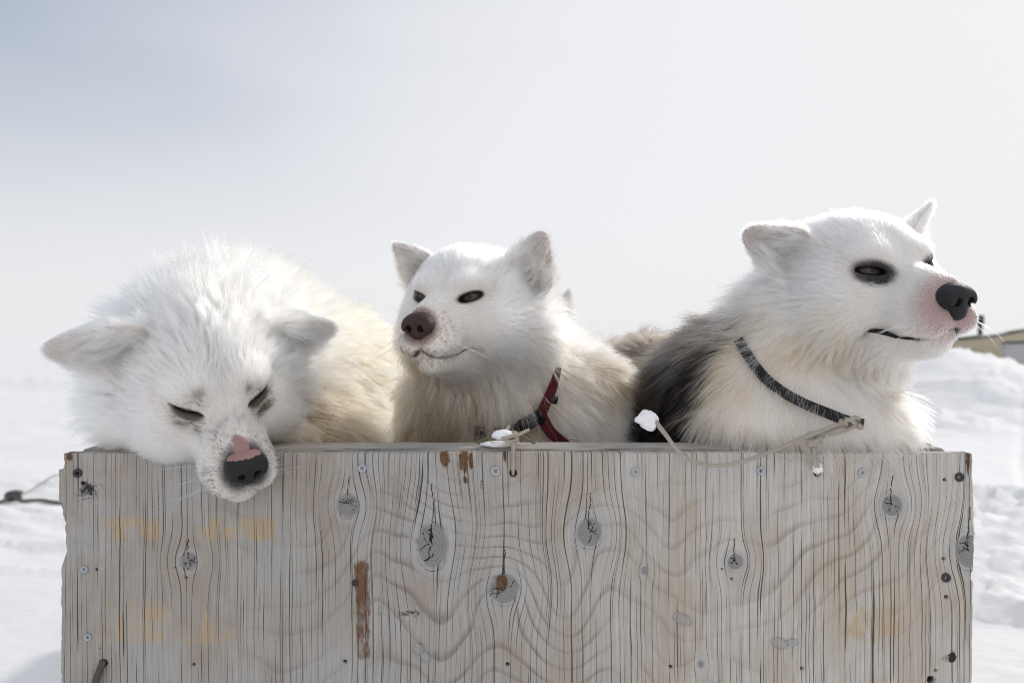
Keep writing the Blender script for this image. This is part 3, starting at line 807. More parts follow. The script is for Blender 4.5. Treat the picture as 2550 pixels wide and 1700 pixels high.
def coat(dog, P, N):
    """flow, length, lift, colour, skin colour and density of the coat at skin points P"""
    L = dog.loc(P); dh, de, db = dog.parts(P)
    nb_ = len(db); w = soft_w([dh] + de + db)
    wh = w[:, 0]; we = w[:, 1:1 + len(de)]; wb = w[:, 1 + len(de):]
    # head
    src = np.array([0, .150, .000])
    fl = unit(L - src) + np.array([0, -.35, 0])
    low = sstep(.0, -.05, L[:, 2]) * sstep(.06, -.02, L[:, 1])
    fl = fl + low[:, None] * np.array([0, -.25, -.55])
    flow = dog.dirw(unit(fl)) * wh[:, None]
    ln = np.interp(L[:, 1], [-.11, -.05, .0, .04, .075, .12, .16], dog.hair['head'])
    chk = sstep(.045, .085, np.abs(L[:, 0])) * sstep(.05, -.03, L[:, 1])
    ln = ln * (1 + dog.hair.get('cheek', .5) * chk)
    lift = np.interp(L[:, 1], [-.08, 0, .06, .15], [.62, .52, .42, .30])
    length = ln * wh; lft = lift * wh
    col = dog.head_col(L, P); skin = dog.head_skin(L, P)
    C = col * wh[:, None]; S = skin * wh[:, None]
    for i, e in enumerate(dog.ears):
        z = unit(np.array(e['axis'], float)); y = np.array(e['front'], float); y = unit(y - z * (y @ z)); x = np.cross(y, z)
        q = L - np.array(e['base']); u = np.clip((q @ z) / e['len'], 0, 1); lx = (q @ x) / e['wid']
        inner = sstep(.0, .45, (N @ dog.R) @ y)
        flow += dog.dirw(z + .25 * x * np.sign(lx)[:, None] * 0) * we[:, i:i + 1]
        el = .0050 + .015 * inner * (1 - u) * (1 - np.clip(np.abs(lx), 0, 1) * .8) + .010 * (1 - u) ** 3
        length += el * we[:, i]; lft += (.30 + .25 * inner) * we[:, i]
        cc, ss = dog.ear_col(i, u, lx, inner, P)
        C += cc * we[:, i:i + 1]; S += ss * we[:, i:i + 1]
    for j, b in enumerate(dog.body):
        flow += unit(np.array(b['flow'], float)) * wb[:, j:j + 1]
        length += b['len'] * wb[:, j]; lft += b.get('lift', .55) * wb[:, j]
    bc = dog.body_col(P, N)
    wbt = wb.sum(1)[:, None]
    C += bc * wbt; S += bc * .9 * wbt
    for line, rr in getattr(dog, 'press', []):
        dd = np.minimum.reduce([cone(P, line[i], line[i + 1], 0, 0) for i in range(len(line) - 1)])
        length *= .22 + .78 * sstep(rr, rr * 2.6, dd); lft *= .5 + .5 * sstep(rr, rr * 2.6, dd)
    # bare places: eye openings and nose leather
    q = L.copy(); q[:, 0] = np.abs(q[:, 0])
    e = q - EYE_S; ex = e @ EYE_R; ez = e @ EYE_U - dog.eye['slant'] * ex
    hh = np.where(ez > 0, dog.eye['hu'], dog.eye['hl']) + .0026
    k0 = np.sqrt((ex / (dog.eye['wide'] + .0015)) ** 2 + (ez / hh) ** 2)
    near_eye = np.linalg.norm(e, axis=1) < .035
    de_ = np.where(near_eye, (k0 - 1) * hh, .05)
    dens = sstep(.0, .0016, de_)
    length *= .28 + .72 * sstep(.0, .016, de_)
    flow = np.where(near_eye[:, None] & (wh > .5)[:, None], flow + dog.dirw((EYE_U * np.sign(ez)[:, None] * .6 + EYE_R * np.sign(ex)[:, None] * .2) * np.c_[np.sign(L[:, 0]), np.ones(len(L)), np.ones(len(L))]) * (1 - sstep(.0, .012, de_))[:, None], flow)
    if hasattr(dog, 'bald'): dens = dens * sstep(.008, .012, dog.bald(L))
    dn = np.linalg.norm((q - NOSE) * np.array([1, .8, 1.15]), axis=1)
    dens *= sstep(.0150, .0180, dn)
    length = np.where(wh > .5, length * (.45 + .55 * sstep(.02, .045, dn)), length)
    return flow, length, lft, C, S, dens, L, wh

def hair_curves(name, parent, P, cols, rad, K):
    N = len(P)
    hc = bpy.data.hair_curves.new(name)
    hc.add_curves([K] * N)
    hc.attributes['position'].data.foreach_set('vector', P.reshape(-1).astype(np.float32))
    ra = hc.attributes.get('radius') or hc.attributes.new('radius', 'FLOAT', 'POINT')
    prof = np.interp(np.linspace(0, 1, K), [0, .35, .8, 1], [.8, 1, .6, .12])
    ra.data.foreach_set('value', (rad[:, None] * prof[None]).ravel().astype(np.float32))
    at = hc.attributes.new('hcol', 'FLOAT_COLOR', 'POINT')
    if cols.ndim == 2: cols = np.repeat(cols[:, None, :], K, 1)
    at.data.foreach_set('color', np.concatenate([cols, np.ones((N, K, 1))], -1).astype(np.float32).ravel())
    hc.materials.append(MAT_FUR)
    o = bpy.data.objects.new(name, hc)
    return link(o, parent)

def grow(dog, V, Qd, root, dens_face=120e4, dens_body=17e4, K=6):
    rg = np.random.default_rng(dog.seed)
    T = np.vstack([Qd[:, [0, 1, 2]], Qd[:, [0, 2, 3]]])
    a, b, c = V[T[:, 0]], V[T[:, 1]], V[T[:, 2]]
    cr = np.cross(b - a, c - a); ar = np.linalg.norm(cr, axis=1) * .5
    cen = (a + b + c) / 3
    Lc = dog.loc(cen)
    hd = np.linalg.norm(Lc - np.array([0, .05, 0]), axis=1)
    face = (1 - sstep(.075, .17, hd)) ** 1.5
    for e in dog.ears: face = np.maximum(face, .55 - .55 * sstep(e['len'] * .9, e['len'] * 1.15, np.linalg.norm(Lc - np.array(e['base']) - .3 * e['len'] * unit(np.array(e['axis'], float)), axis=1)))
    dd = dens_body + (dens_face - dens_body) * face
    fn = unit(cr)
    cv = np.array([0, -D, CZ]) - cen
    vis = (fn * unit(cv)).sum(1)
    # orientation check with the distance field
    g = dog.grad(cen[::50]); 
    if (fn[::50] * g).sum() < 0: vis = -vis
    dd = dd * np.where(vis > -.35, 1, .3)                   # sparser on the side turned away and inside the box
    dd = dd * np.where(cen[:, 2] < .77, .12, 1) * dog.__dict__.get('dens', 1.0) * HQ
    n = int((dd * ar).sum())
    pick = rg.choice(len(T), n, p=dd * ar / (dd * ar).sum())
    u, v = rg.random(n), rg.random(n); m = u + v > 1; u[m] = 1 - u[m]; v[m] = 1 - v[m]
    P = a[pick] + u[:, None] * (b - a)[pick] + v[:, None] * (c - a)[pick]
    Nn = dog.grad(P)
    flow, ln, lift, C, S, dens, L, wh = coat(dog, P, Nn)
    keep = rg.random(n) < dens
    P, Nn, flow, ln, lift, C, L, wh = [x[keep] for x in (P, Nn, flow, ln, lift, C, L, wh)]
    n = len(P)
    # comb with slow swirls
    sw = np.stack([vnoise(P, 22, 5), vnoise(P, 22, 6), vnoise(P, 22, 7)], 1) * .42 + np.stack([vnoise(P, 75, 8), vnoise(P, 75, 9), vnoise(P, 75, 10)], 1) * .30
    flow = unit(flow) + sw * (1 - .5 * wh[:, None])
    flow = unit(flow - Nn * (flow * Nn).sum(1, keepdims=True))
    ln = ln * rg.uniform(.6, 1.12, n) * (1 + .25 * vnoise(P, 40, 12)) * (1 + (rg.random(n) < .03) * rg.uniform(.05, .25, n))
    lift = lift * rg.uniform(.75, 1.3, n) + .12 * vnoise(P, 55, 14)
    lift = np.clip(lift, .30, 1.2)
    # clump centres (jittered cells): hair tips lean together into locks
    cs = np.clip(ln * .30, .0022, .017)
    csq = np.where(cs < .004, .003, np.where(cs < .008, .006, np.where(ln < .050, .011, .017)))
    ctr = np.zeros_like(P)
    for size in (.003, .006, .011, .017):
        sel = np.where(csq == size)[0]
        if not len(sel): continue
        p = P[sel]; i0 = np.floor(p / size).astype(np.int64); best = np.full(len(sel), 9e9); bc = p.copy()
        for dx in (-1, 0, 1):
            for dy in (-1, 0, 1):
                for dz in (-1, 0, 1):
                    q = i0 + np.array([dx, dy, dz])
                    jit = np.stack([_hash(q[:, 0], q[:, 1], q[:, 2], k) for k in (101, 102, 103)], 1)
                    cc = (q + jit) * size; d2 = ((cc - p) ** 2).sum(1); ok = d2 < best
                    best[ok] = d2[ok]; bc[ok] = cc[ok]
        ctr[sel] = bc
    toc = ctr - P; toc -= Nn * (toc * Nn).sum(1, keepdims=True)
    ch = _hash(*(np.floor(ctr * 20000).astype(np.int64).T), 55)       # one value per lock
    rnd = rg.normal(0, 1, (n, 3))
    grav = np.array([0, 0, -1.0])
    d0 = flow * np.cos(lift)[:, None] + Nn * np.sin(lift)[:, None] + rnd * .07
    lk = np.stack([_hash(*(np.floor(ctr * 20000).astype(np.int64).T), q) for q in (61, 62, 63)], 1) - .5    # every lock leans its own way
    long_ = sstep(.015, .05, ln)[:, None]
    d0 = d0 + flow * (ch[:, None] - .5) * .25 + lk * (.15 + .75 * long_) * (1 - .72 * wh[:, None])
    long_ = sstep(.015, .05, ln)[:, None]
    pts = np.zeros((n, K, 3)); pts[:, 0] = P - Nn * .0003
    d = unit(d0)
    step = (ln / (K - 1))[:, None]
    bend = rg.normal(0, .16, (n, 3))
    for k in range(1, K):
        t = k / (K - 1)
        dk = unit(d0 + t * (flow * .45 - Nn * (.05 + .25 * long_)) + grav * (.30 * t) * long_ + bend * t * long_)
        pts[:, k] = pts[:, k - 1] + dk * step
    tt = np.linspace(0, 1, K)[None, :, None]
    pts += toc[:, None, :] * (tt ** 1.3) * (.66 + .30 * ch + .12 * long_[:, 0])[:, None, None]
    rad = (.00013 + .00008 * sstep(.006, .03, ln)) * rg.uniform(.75, 1.25, n)
    C = np.clip(C * (1 + (.08 + .16 * long_) * (ch[:, None] - .65) + rg.normal(0, .03, (n, 1))), .004, .985)  # tone per lock, wider on long hair, painting in the locks' self-shadow
    under = np.array([.84, .79, .71])                        # roots duller than tips: undercoat tone that also paints depth into the fur
    prof = np.interp(np.linspace(0, 1, K), [0, .45, 1], [1, .25, 0])[None, :, None] * sstep(.008, .03, ln)[:, None, None]
    ct = C[:, None, :] * (1 - prof * (1 - under))
    return hair_curves('fur', root, pts, ct, rad, K)

def skin_mesh(dog, lo, hi, vox, root):
    V, Qd = dog.mesh(lo, hi, vox)
    o = mesh_np('body', V, Qd, MAT_SKIN, root)
    N = dog.grad(V)
    f_, l_, li_, C, S, dens, L, wh = coat(dog, V, N)
    cattr(o.data, 'scol', np.clip(S, 0, 1))
    me = o.data; n = np.zeros(len(me.polygons) * 3); me.polygons.foreach_get('normal', n); n = n.reshape(-1, 3)
    if (n[0] @ N[Qd[0, 0]]) < 0:
        me.flip_normals()
    return o, V, Qd

# --- nose leather, eyes, whiskers
def make_nose(dog, root, mat, wide=1.0, drop=1.0):
    vox = .0009
    ax = np.arange(-.030, .0301, vox)
    ay = np.arange(-.024, .024, vox)
    G = np.stack(np.meshgrid(ax, ay, ax, indexing='ij'), -1).reshape(-1, 3)
    q = G.copy(); q[:, 0] = np.abs(q[:, 0]) / wide
    d = ell(q, (0, -.006, .0015), (.0200, .0165, .0128))
    d = smin(d, ell(q, (0, -.003, -.0100 * drop), (.0110, .0125, .0085 * drop)), .007)
    d = smin(d, ell(q, (.0125, -.002, -.0015), (.0085, .0120, .0095)), .004)
    # nostrils: an opening in front that sweeps into a slit at the side
    d = smax(d, -ell(q, (.0078, .0110, -.0030), (.0040, .0130, .0046)), .0014)
    d = smax(d, -cone(q, (.0092, .0095, -.0060), (.0195, .000, -.0085), .0025, .0010), .0014)
    d = smax(d, -cone(q, (0, .0120, .005), (0, .0105, -.022), .0005, .0008), .0016)
    d = d.reshape(len(ax), len(ay), len(ax)).astype(np.float32)
    g = vdb.FloatGrid(.005); g.copyFromArray(np.ascontiguousarray(np.clip(d, -.005, .005)))
    g.transform = vdb.createLinearTransform(voxelSize=vox)
    pts, quads = g.convertToQuads(0.0)
    pts = pts.astype(float) + np.array([ax[0], ay[0], ax[0]])
    # the leather leans back at the top
    a = R_(-8); c, s = math.cos(a), math.sin(a)
    lp = np.c_[pts[:, 0], pts[:, 1] * c - pts[:, 2] * s, pts[:, 1] * s + pts[:, 2] * c] + NOSE
    o = mesh_np('nose', dog.wor(lp), quads.astype(np.int64), mat, root)
    top = sstep(.0095, .0155, pts[:, 2] - .45 * pts[:, 1])
    fattr(o.data, 'top', top)
    bm = bmesh.new(); bm.from_mesh(o.data); bmesh.ops.recalc_face_normals(bm, faces=bm.faces); bm.to_mesh(o.data); bm.free()
    return o
def make_eye(dog, root, side, lidmat, gaze=(0, 0), rim=.0022):
    M = np.array([side, 1, 1]); E = dog.eye
    c = EYE * M; fw, rt, up = EYE_F * M, EYE_R * M, EYE_U * M
    bm = bmesh.new(); bmesh.ops.create_uvsphere(bm, u_segments=24, v_segments=16, radius=ER)
    o = bm_obj('eye', bm, MAT_EYE, None, True)
    g = unit(fw + np.array([gaze[0], 0, gaze[1]])); gr = unit(np.cross(g, [0, 0, 1.0])); gu = np.cross(gr, g)
    Rw = np.stack([dog.dirw(gr), dog.dirw(g), dog.dirw(gu)], 1)
    mw = Matrix(np.vstack([np.c_[Rw * dog.s, dog.wor(c)], [0, 0, 0, 1]]).tolist())
    o.parent = root; o.matrix_parent_inverse = Matrix.Translation(root.location).inverted(); o.matrix_basis = mw
    # lids: a thin dark almond rim lying on the ball; the outer corner sits higher
    n = 40; V, Fc = [], []
    prof = ((-.0006, -.0012), (.0, .0008), (rim * .5, .0018), (rim, .0016), (rim * 1.6, -.0004))
    for ext, lift in prof:
        for k in range(n):
            a = 2 * math.pi * k / n
            h = E['hu'] if math.sin(a) > 0 else E['hl']
            x = math.cos(a) * (E['wide'] + ext * 1.2); z = math.sin(a) * (h + ext)
            z += E['slant'] * x
            rho = math.hypot(x, z); th = min(rho / (ER + .001), 1.45); rad = ER + lift + (.0012 * max(0, math.sin(a)) if ext >= 0 else 0)
            sxz = math.sin(th) * rad / max(rho, 1e-6)
            V.append(dog.wor(c + rt * x * sxz + up * z * sxz + fw * math.cos(th) * rad))
    for i in range(len(prof) - 1):
        for k in range(n): Fc.append((i * n + k, i * n + (k + 1) % n, (i + 1) * n + (k + 1) % n, (i + 1) * n + k))
    lid = mesh_obj('eyelid', V, Fc, lidmat, None)
    lid.parent = o; lid.matrix_parent_inverse = (Matrix.Translation(root.location) @ o.matrix_parent_inverse @ mw).inverted()
    return o
def lip_line(dog, root, mat, segs=(0, 3), r=.0026, side=(-1, 1), out=.0012):
    for s in side:
        pts = []
        M = np.array(MOUTH)[segs[0]:segs[1] + 1]
        for i in range(len(M) - 1):
            for t_ in np.linspace(0, 1, 5)[:-1]: pts.append(M[i] + (M[i + 1] - M[i]) * t_)
        pts.append(M[-1]); P = np.array(pts) * np.array([s, 1, 1])
        Wp = dog.wor(P); nrm = dog.grad(Wp, .004)
        for _ in range(6): Wp = Wp - nrm * (dog.sdf(Wp) - out)[:, None] * .7
        rr = np.full(len(Wp), r * dog.s) * np.interp(np.linspace(0, 1, len(Wp)), [0, .12, .7, 1], [.5, 1, .7, .45])
        tube('lip', list(Wp[::2]), list(rr[::2]), mat, root, 8, 3)
def whiskers(dog, root, n, seed, sides=(-1, 1), col=(.85, .83, .8)):
    rg = np.random.default_rng(seed); P = []
    for k in range(n):
        s = sides[k % len(sides)]
        b = np.array([s * rg.uniform(.018, .027), rg.uniform(.095, .135), rg.uniform(-.042, -.026)])
        d = unit(np.array([s * rg.uniform(.7, 1.1), rg.uniform(-.5, .35), rg.uniform(-.45, .1)]))
        ln = rg.uniform(.03, .065); pts = []
        for t in np.linspace(0, 1, 6): pts.append(b + d * ln * t + np.array([0, -.25, -.25]) * ln * t * t)
        P.append(dog.wor(np.array(pts)))
    P = np.array(P)
    return hair_curves('whiskers', root, P, np.tile(np.array(col), (n, 1)), np.full(n, .00028), 6)

WHITE = np.array([.976, .964, .938]); CREAM = np.array([.80, .70, .52]); SKINW = np.array([.72, .68, .63])
def lerp(a, b, t): return a + (b - a) * np.asarray(t)[:, None]

# ------------------------------------------------------------------ the left dog: head hung over the front edge, eyes nearly shut
def base_cols(L, P, warm=.25):
    n = len(L)
    c = np.tile(WHITE, (n, 1))
    c = lerp(c, CREAM, warm * np.clip(.5 + .8 * fbm(P, 14, 71, 3), 0, 1) * sstep(.03, -.08, L[:, 1]))
    return c
def eye_dist(L, side, off=(0, 0), sc_=(1, 1), slant=.2):
    """distance from the almond middle of one eye, measured along its width and height"""
    e = L * np.array([side, 1, 1]) - EYE_S
    x = e @ EYE_R - off[0]; z = e @ EYE_U - slant * (e @ EYE_R) - off[1]; y = e @ EYE_F
    return np.sqrt((x * sc_[0]) ** 2 + (z * sc_[1]) ** 2 + y ** 2 * .25)

hairL = [.054, .038, .024, .015, .010, .0065, .005]
dogL = Dog((-.3814, .0345, .8925), (216.5, -27.5, 12.2), 1.10,
  ears=[dict(base=(.080, -.040, .050), axis=(.88, -.20, .06), front=(.25, .85, .05), len=.080, wid=.036, cup=.50, curl=.05, thick=.007, pt=.72),
        dict(base=(-.090, -.030, .040), axis=(-.95, -.05, -.16), front=(-.20, .85, -.25), len=.078, wid=.027, cup=.35, curl=.05, thick=.007, pt=.50)],
  body=[dict(a=(-.41, .11, .915), b=(-.44, .27, .930), r=.118, r2=.135, flow=(-.3, .8, .1), len=.062, lift=.75),
        dict(c=(-.43, .31, .915), r=(.155, .16, .135), flow=(.25, .8, .1), len=.060, lift=.7),
        dict(c=(-.36, .46, .885), r=(.155, .18, .135), flow=(.45, .8, -.2), len=.055, lift=.5),
        dict(c=(-.34, .66, .855), r=(.15, .16, .13), flow=(.2, .8, -.5), len=.05, lift=.5),
        dict(c=(-.36, .40, .79), r=(.155, .30, .10), flow=(.5, .5, -.4), len=.05, lift=.45),
        dict(a=(-.34, .20, .79), b=(-.295, .105, .812), r=.040, r2=.028, flow=(.3, -.8, -.1), len=.020, lift=.4, k=.02),
        dict(a=(-.36, .80, .80), b=(-.22, .86, .80), r=.05, r2=.04, flow=(.8, .2, 0), len=.06)],
  cheek=1.04, seed=11, eye=dict(hu=.0014, hl=.0012, wide=.0190, slant=.30), mz=.98, mw=1.08)
dogL.hair = dict(head=hairL, cheek=.45)
def pink_bridge(L): return np.linalg.norm((L - np.array([.001, .136, .006])) * np.array([1.25 + 30 * np.clip(.136 - L[:, 1], 0, .03), np.full(len(L), .62), np.full(len(L), .8)]).T, axis=1)
dogL.bald = pink_bridge
def colL(L, P):
    c = base_cols(L, P, .22)
    spk = np.clip(.5 + .9 * vnoise(P, 330, 3), 0, 1)
    for s in (-1, 1):
        d = eye_dist(L, s, (-.006, -.006), (.62, .9), .3)
        k = (1 - sstep(.007, .022, d)) * (.70 + .70 * spk)
        d1 = eye_dist(L, s, (0, -.001), (.33, 1.25), .3); k = np.maximum(k, 1.1 * (1 - sstep(.0065, .0105, d1)))
        d2 = eye_dist(L, s, (-.014, .016), (1, 1), .3); k = np.maximum(k, .85 * (1 - sstep(.006, .018, d2)) * (.3 + .9 * spk))
        c = lerp(c, np.array([.012, .012, .014]), np.clip(k, 0, .97))
    c = lerp(c, np.array([.16, .16, .18]), .42 * sstep(.055, .12, L[:, 1]) * np.clip(.6 + .9 * fbm(P, 40, 19, 2), 0, 1))
    mz = sstep(.050, .125, L[:, 1]) * (.30 + .70 * sstep(.2, .7, .5 + fbm(P, 60, 9, 2)))
    c = lerp(c, np.array([.05, .05, .065]), .92 * mz * sstep(.22, .70, .5 * spk + .5 * np.clip(.5 + .9 * vnoise(P, 760, 33), 0, 1)))
    nd = np.linalg.norm((L - NOSE) * np.array([1, .75, 1]), axis=1)
    c = lerp(c, np.array([.05, .05, .055]), .92 * (1 - sstep(.022, .046, nd)) * (.35 + .65 * spk))
    return c
def skinL(L, P):
    s = np.tile(SKINW, (len(L), 1))
    for k in (-1, 1): s = lerp(s, np.array([.03, .028, .028]), 1 - sstep(.006, .0115, eye_dist(L, k, (-.002, -.002), (.5, 1.1), .3)))
    nd = np.linalg.norm(L - NOSE, axis=1)
    s = lerp(s, np.array([.06, .055, .058]), 1 - sstep(.02, .034, nd))
    br = pink_bridge(L)
    return lerp(s, np.array([.34, .205, .195]), 1 - sstep(.008, .013, br + .004 * vnoise(P, 260, 4)))
dogL.head_col, dogL.head_skin = colL, skinL
def earL(i, u, lx, inner, P):
    n = len(u); c = np.tile(WHITE * .95, (n, 1))
    c = lerp(c, np.array([.50, .40, .24]), (.75 * sstep(.78, 1, u) if i == 0 else .1 * sstep(.8, 1, u)))
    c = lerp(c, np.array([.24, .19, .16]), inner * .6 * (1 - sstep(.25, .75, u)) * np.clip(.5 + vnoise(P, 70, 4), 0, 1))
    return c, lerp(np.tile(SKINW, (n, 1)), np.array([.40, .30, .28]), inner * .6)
dogL.ear_col = earL
def bodyL(P, N):
    c = np.tile(WHITE, (len(P), 1))
    c = lerp(c, np.array([.80, .67, .44]), np.clip(.48 + .5 * fbm(P, 6, 8, 3) + .35 * sstep(.15, .35, P[:, 1]), 0, .85))
    low = sstep(.94, .85, P[:, 2]) * sstep(.34, .14, P[:, 1]) * sstep(-.37, -.32, P[:, 0])  # golden fur below the chin, with the head's shadow browned into its colour
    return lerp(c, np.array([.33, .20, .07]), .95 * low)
dogL.body_col = bodyL

# ------------------------------------------------------------------ the middle dog: upright ears, brown nose, looking left
dogM = Dog((-.0680, .1688, .9990), (159.5, -6.3, -.8), 1.0,
  ears=[dict(base=(.074, -.030, .050), axis=(.80, .02, .68), front=(.15, .95, -.10), len=.076, wid=.036, cup=.42, curl=.02, pt=.9),
        dict(base=(-.074, -.042, .042), axis=(-.28, -.20, .88), front=(-.62, .78, -.10), len=.077, wid=.042, cup=.45, curl=.04, skew=-.2, pt=.72)],
  body=[dict(a=(-.052, .245, .955), b=(-.012, .285, .850), r=.086, r2=.104, flow=(.15, .25, -.9), len=.062, lift=.72),
        dict(c=(.040, .350, .825), r=(.140, .135, .125), flow=(.25, .6, -.6), len=.056, lift=.6),
        dict(c=(.070, .46, .850), r=(.120, .17, .115), flow=(.25, .9, -.3), len=.042),
        dict(c=(.080, .66, .825), r=(.13, .17, .12), flow=(.1, .9, -.3), len=.042),
        dict(c=(.04, .47, .77), r=(.15, .25, .08), flow=(.3, .6, -.5), len=.04),
        dict(a=(-.125, .285, .86), b=(-.135, .27, .74), r=.050, r2=.042, flow=(-.1, .25, -.9), len=.036, k=.02),
        dict(a=(.140, .30, .865), b=(.145, .26, .74), r=.055, r2=.05, flow=(.25, .2, -.9), len=.036, k=.04)],
  cheek=1.10, seed=23, eye=dict(hu=.0054, hl=.0044, wide=.0160, slant=.24), kh=.028, mz=1.02, mw=1.06)
dogM.hair = dict(head=[.048, .034, .020, .013, .010, .0065, .0050], cheek=.6)
def colM(L, P):
    c = base_cols(L, P, .16)
    spk = np.clip(.5 + .9 * vnoise(P, 330, 3), 0, 1)
    for s in (-1, 1):
        d = eye_dist(L, s, (-.003, -.001), (.45, 1.1)); k = (1 - sstep(.0075, .0125, d)) * (.45 + .55 * spk)
        c = lerp(c, np.array([.09, .065, .05]), np.clip(k, 0, .85))
    nd = np.linalg.norm((L - NOSE - np.array([0, -.006, -.012])) * np.array([1, .8, .8]), axis=1)
    c = lerp(c, np.array([.13, .085, .07]), .95 * (1 - sstep(.026, .056, nd)) * (.25 + .95 * sstep(.25, .75, spk)) * sstep(.014, -.002, L[:, 2]))
    c = lerp(c, np.array([.30, .27, .25]), .45 * sstep(.07, .12, L[:, 1]) * sstep(.45, .9, spk))
    lip = lip_dist(L); c = lerp(c, np.array([.12, .085, .075]), .85 * (1 - sstep(.003, .011, lip)) * (.2 + .8 * spk))
    return lerp(c, np.array([.54, .38, .20]), .70 * sstep(-.045, -.09, L[:, 2]) * np.clip(.5 + fbm(P, 25, 4, 2), 0, 1))
def skinM(L, P):
    s = np.tile(SKINW, (len(L), 1))
    for k in (-1, 1): s = lerp(s, np.array([.05, .035, .03]), 1 - sstep(.007, .011, eye_dist(L, k, (-.002, 0), (.45, 1.1))))
    s = lerp(s, np.array([.09, .055, .05]), 1 - sstep(.002, .005, lip_dist(L)))
    return lerp(s, np.array([.16, .085, .07]), .8 * (1 - sstep(.02, .032, np.linalg.norm(L - NOSE, axis=1))))
dogM.head_col, dogM.head_skin = colM, skinM
def earM(i, u, lx, inner, P):
    n = len(u); c = np.tile(WHITE * .96, (n, 1))
    c = lerp(c, np.array([.66, .52, .34]), .55 * sstep(.65, .98, np.maximum(u, np.abs(lx))) * np.clip(.6 + vnoise(P, 60, 5), 0, 1))
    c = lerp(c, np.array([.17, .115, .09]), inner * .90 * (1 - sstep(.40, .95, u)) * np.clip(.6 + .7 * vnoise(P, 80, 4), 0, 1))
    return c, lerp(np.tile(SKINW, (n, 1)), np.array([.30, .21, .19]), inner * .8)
dogM.ear_col = earM
def bodyM(P, N):
    c = lerp(np.tile(WHITE, (len(P), 1)), np.array([.42, .29, .15]), np.clip(.10 + .9 * fbm(P, 11, 18, 3) + .60 * sstep(.34, .26, P[:, 1]), 0, .85))
    band = sstep(.36, .42, P[:, 1] - .35 * (.16 - P[:, 0])) * sstep(.80, .86, P[:, 2]) 
    c = lerp(c, np.array([.50, .33, .16]), .9 * band * np.clip(.75 + .6 * fbm(P, 12, 6, 2), 0, 1))
    le = sstep(-.04, -.10, P[:, 0]) * sstep(.92, .84, P[:, 2])  # left upper arm: its shade painted into the coat as taupe
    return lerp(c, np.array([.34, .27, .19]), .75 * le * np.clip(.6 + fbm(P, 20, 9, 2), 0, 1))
dogM.body_col = bodyM

# ------------------------------------------------------------------ the right dog: black eye rims, black saddle, looking right
dogR = Dog((.4607, .0700, 1.0270), (193, -5.6, 5.8), 1.05,
  ears=[dict(base=(.080, -.040, .044), axis=(.58, -.42, .62), front=(.60, .78, .05), len=.064, wid=.034, cup=.75, curl=.16, thick=.005, pt=.60, skew=.30),
        dict(base=(-.080, -.030, .052), axis=(-.70, .05, .70), front=(-.75, .6, 0), len=.066, wid=.026, cup=.40, curl=.02)],
  body=[dict(a=(.436, .150, .952), b=(.404, .172, .885), r=.096, r2=.128, flow=(-.25, .35, -.75), len=.056, lift=.62),
        dict(c=(.368, .185, .865), r=(.140, .150, .118), flow=(-.15, .30, -.85), len=.058, lift=.55),
        dict(c=(.335, .34, .835), r=(.145, .17, .120), flow=(-.45, .8, -.3), len=.036, lift=.5),
        dict(c=(.27, .55, .825), r=(.135, .18, .128), flow=(-.3, .9, -.2), len=.042),
        dict(c=(.22, .78, .81), r=(.13, .15, .125), flow=(-.2, .9, -.2), len=.042),
        dict(c=(.33, .36, .77), r=(.16, .28, .08), flow=(-.3, .6, -.6), len=.04),
        dict(c=(.432, .095, .846), r=(.060, .080, .050), flow=(.3, -.4, -.9), len=.052, k=.035, lift=.6),
        dict(c=(.36, .085, .840), r=(.11, .070, .044), flow=(.0, -.45, -.9), len=.058, k=.035, lift=.6),
        dict(c=(.468, .066, .838), r=(.044, .060, .044), flow=(.35, -.5, -.7), len=.034, k=.012, lift=.55),
        dict(a=(.20, .93, .86), b=(.315, .90, .925), r=.05, r2=.030, flow=(.6, -.2, .6), len=.06)],
  cheek=1.10, seed=37, eye=dict(hu=.0042, hl=.0036, wide=.0160, slant=.16), kh=.035, mz=1.05, mw=1.07)
dogR.hair = dict(head=[.050, .036, .021, .013, .010, .0065, .0048], cheek=.55)
def colR(L, P):
    c = base_cols(L, P, .12)
    spk = np.clip(.5 + .9 * vnoise(P, 330, 3), 0, 1)
    low = sstep(.01, -.05, L[:, 2]) * sstep(.10, .03, L[:, 1])
    c = lerp(c, np.array([.52, .33, .14]), .92 * low * np.clip(.55 + .8 * fbm(P, 22, 4, 3), 0, 1))
    for s in (-1, 1):
        d = eye_dist(L, s, (-.005, -.002), (.58, 1.0)); k = (1 - sstep(.0098, .0165, d + .004 * vnoise(P, 160, 2)))
        k = np.clip(k * (.80 + .5 * spk), 0, .97)
        c = lerp(c, np.array([.010, .010, .012]), k)
    q = L.copy()
    nd = np.linalg.norm((q - NOSE - np.array([0, -.012, -.012])) * np.array([.9, .85, .9]), axis=1)
    c = lerp(c, np.array([.66, .50, .49]), .36 * (1 - sstep(.022, .040, nd)) * (.4 + .6 * spk))
    fr = sstep(.05, .09, L[:, 1]) * (1 - sstep(.10, .13, L[:, 1])); c = lerp(c, np.array([.25, .25, .29]), .35 * fr * spk * sstep(.45, .75, .5 + fbm(P, 50, 5, 2)))
    lip = lip_dist(L); c = lerp(c, np.array([.05, .045, .045]), .8 * (1 - sstep(.003, .009, lip)) * np.clip(.2 + .9 * spk, 0, 1) * sstep(.085, .06, L[:, 1]))
    return c
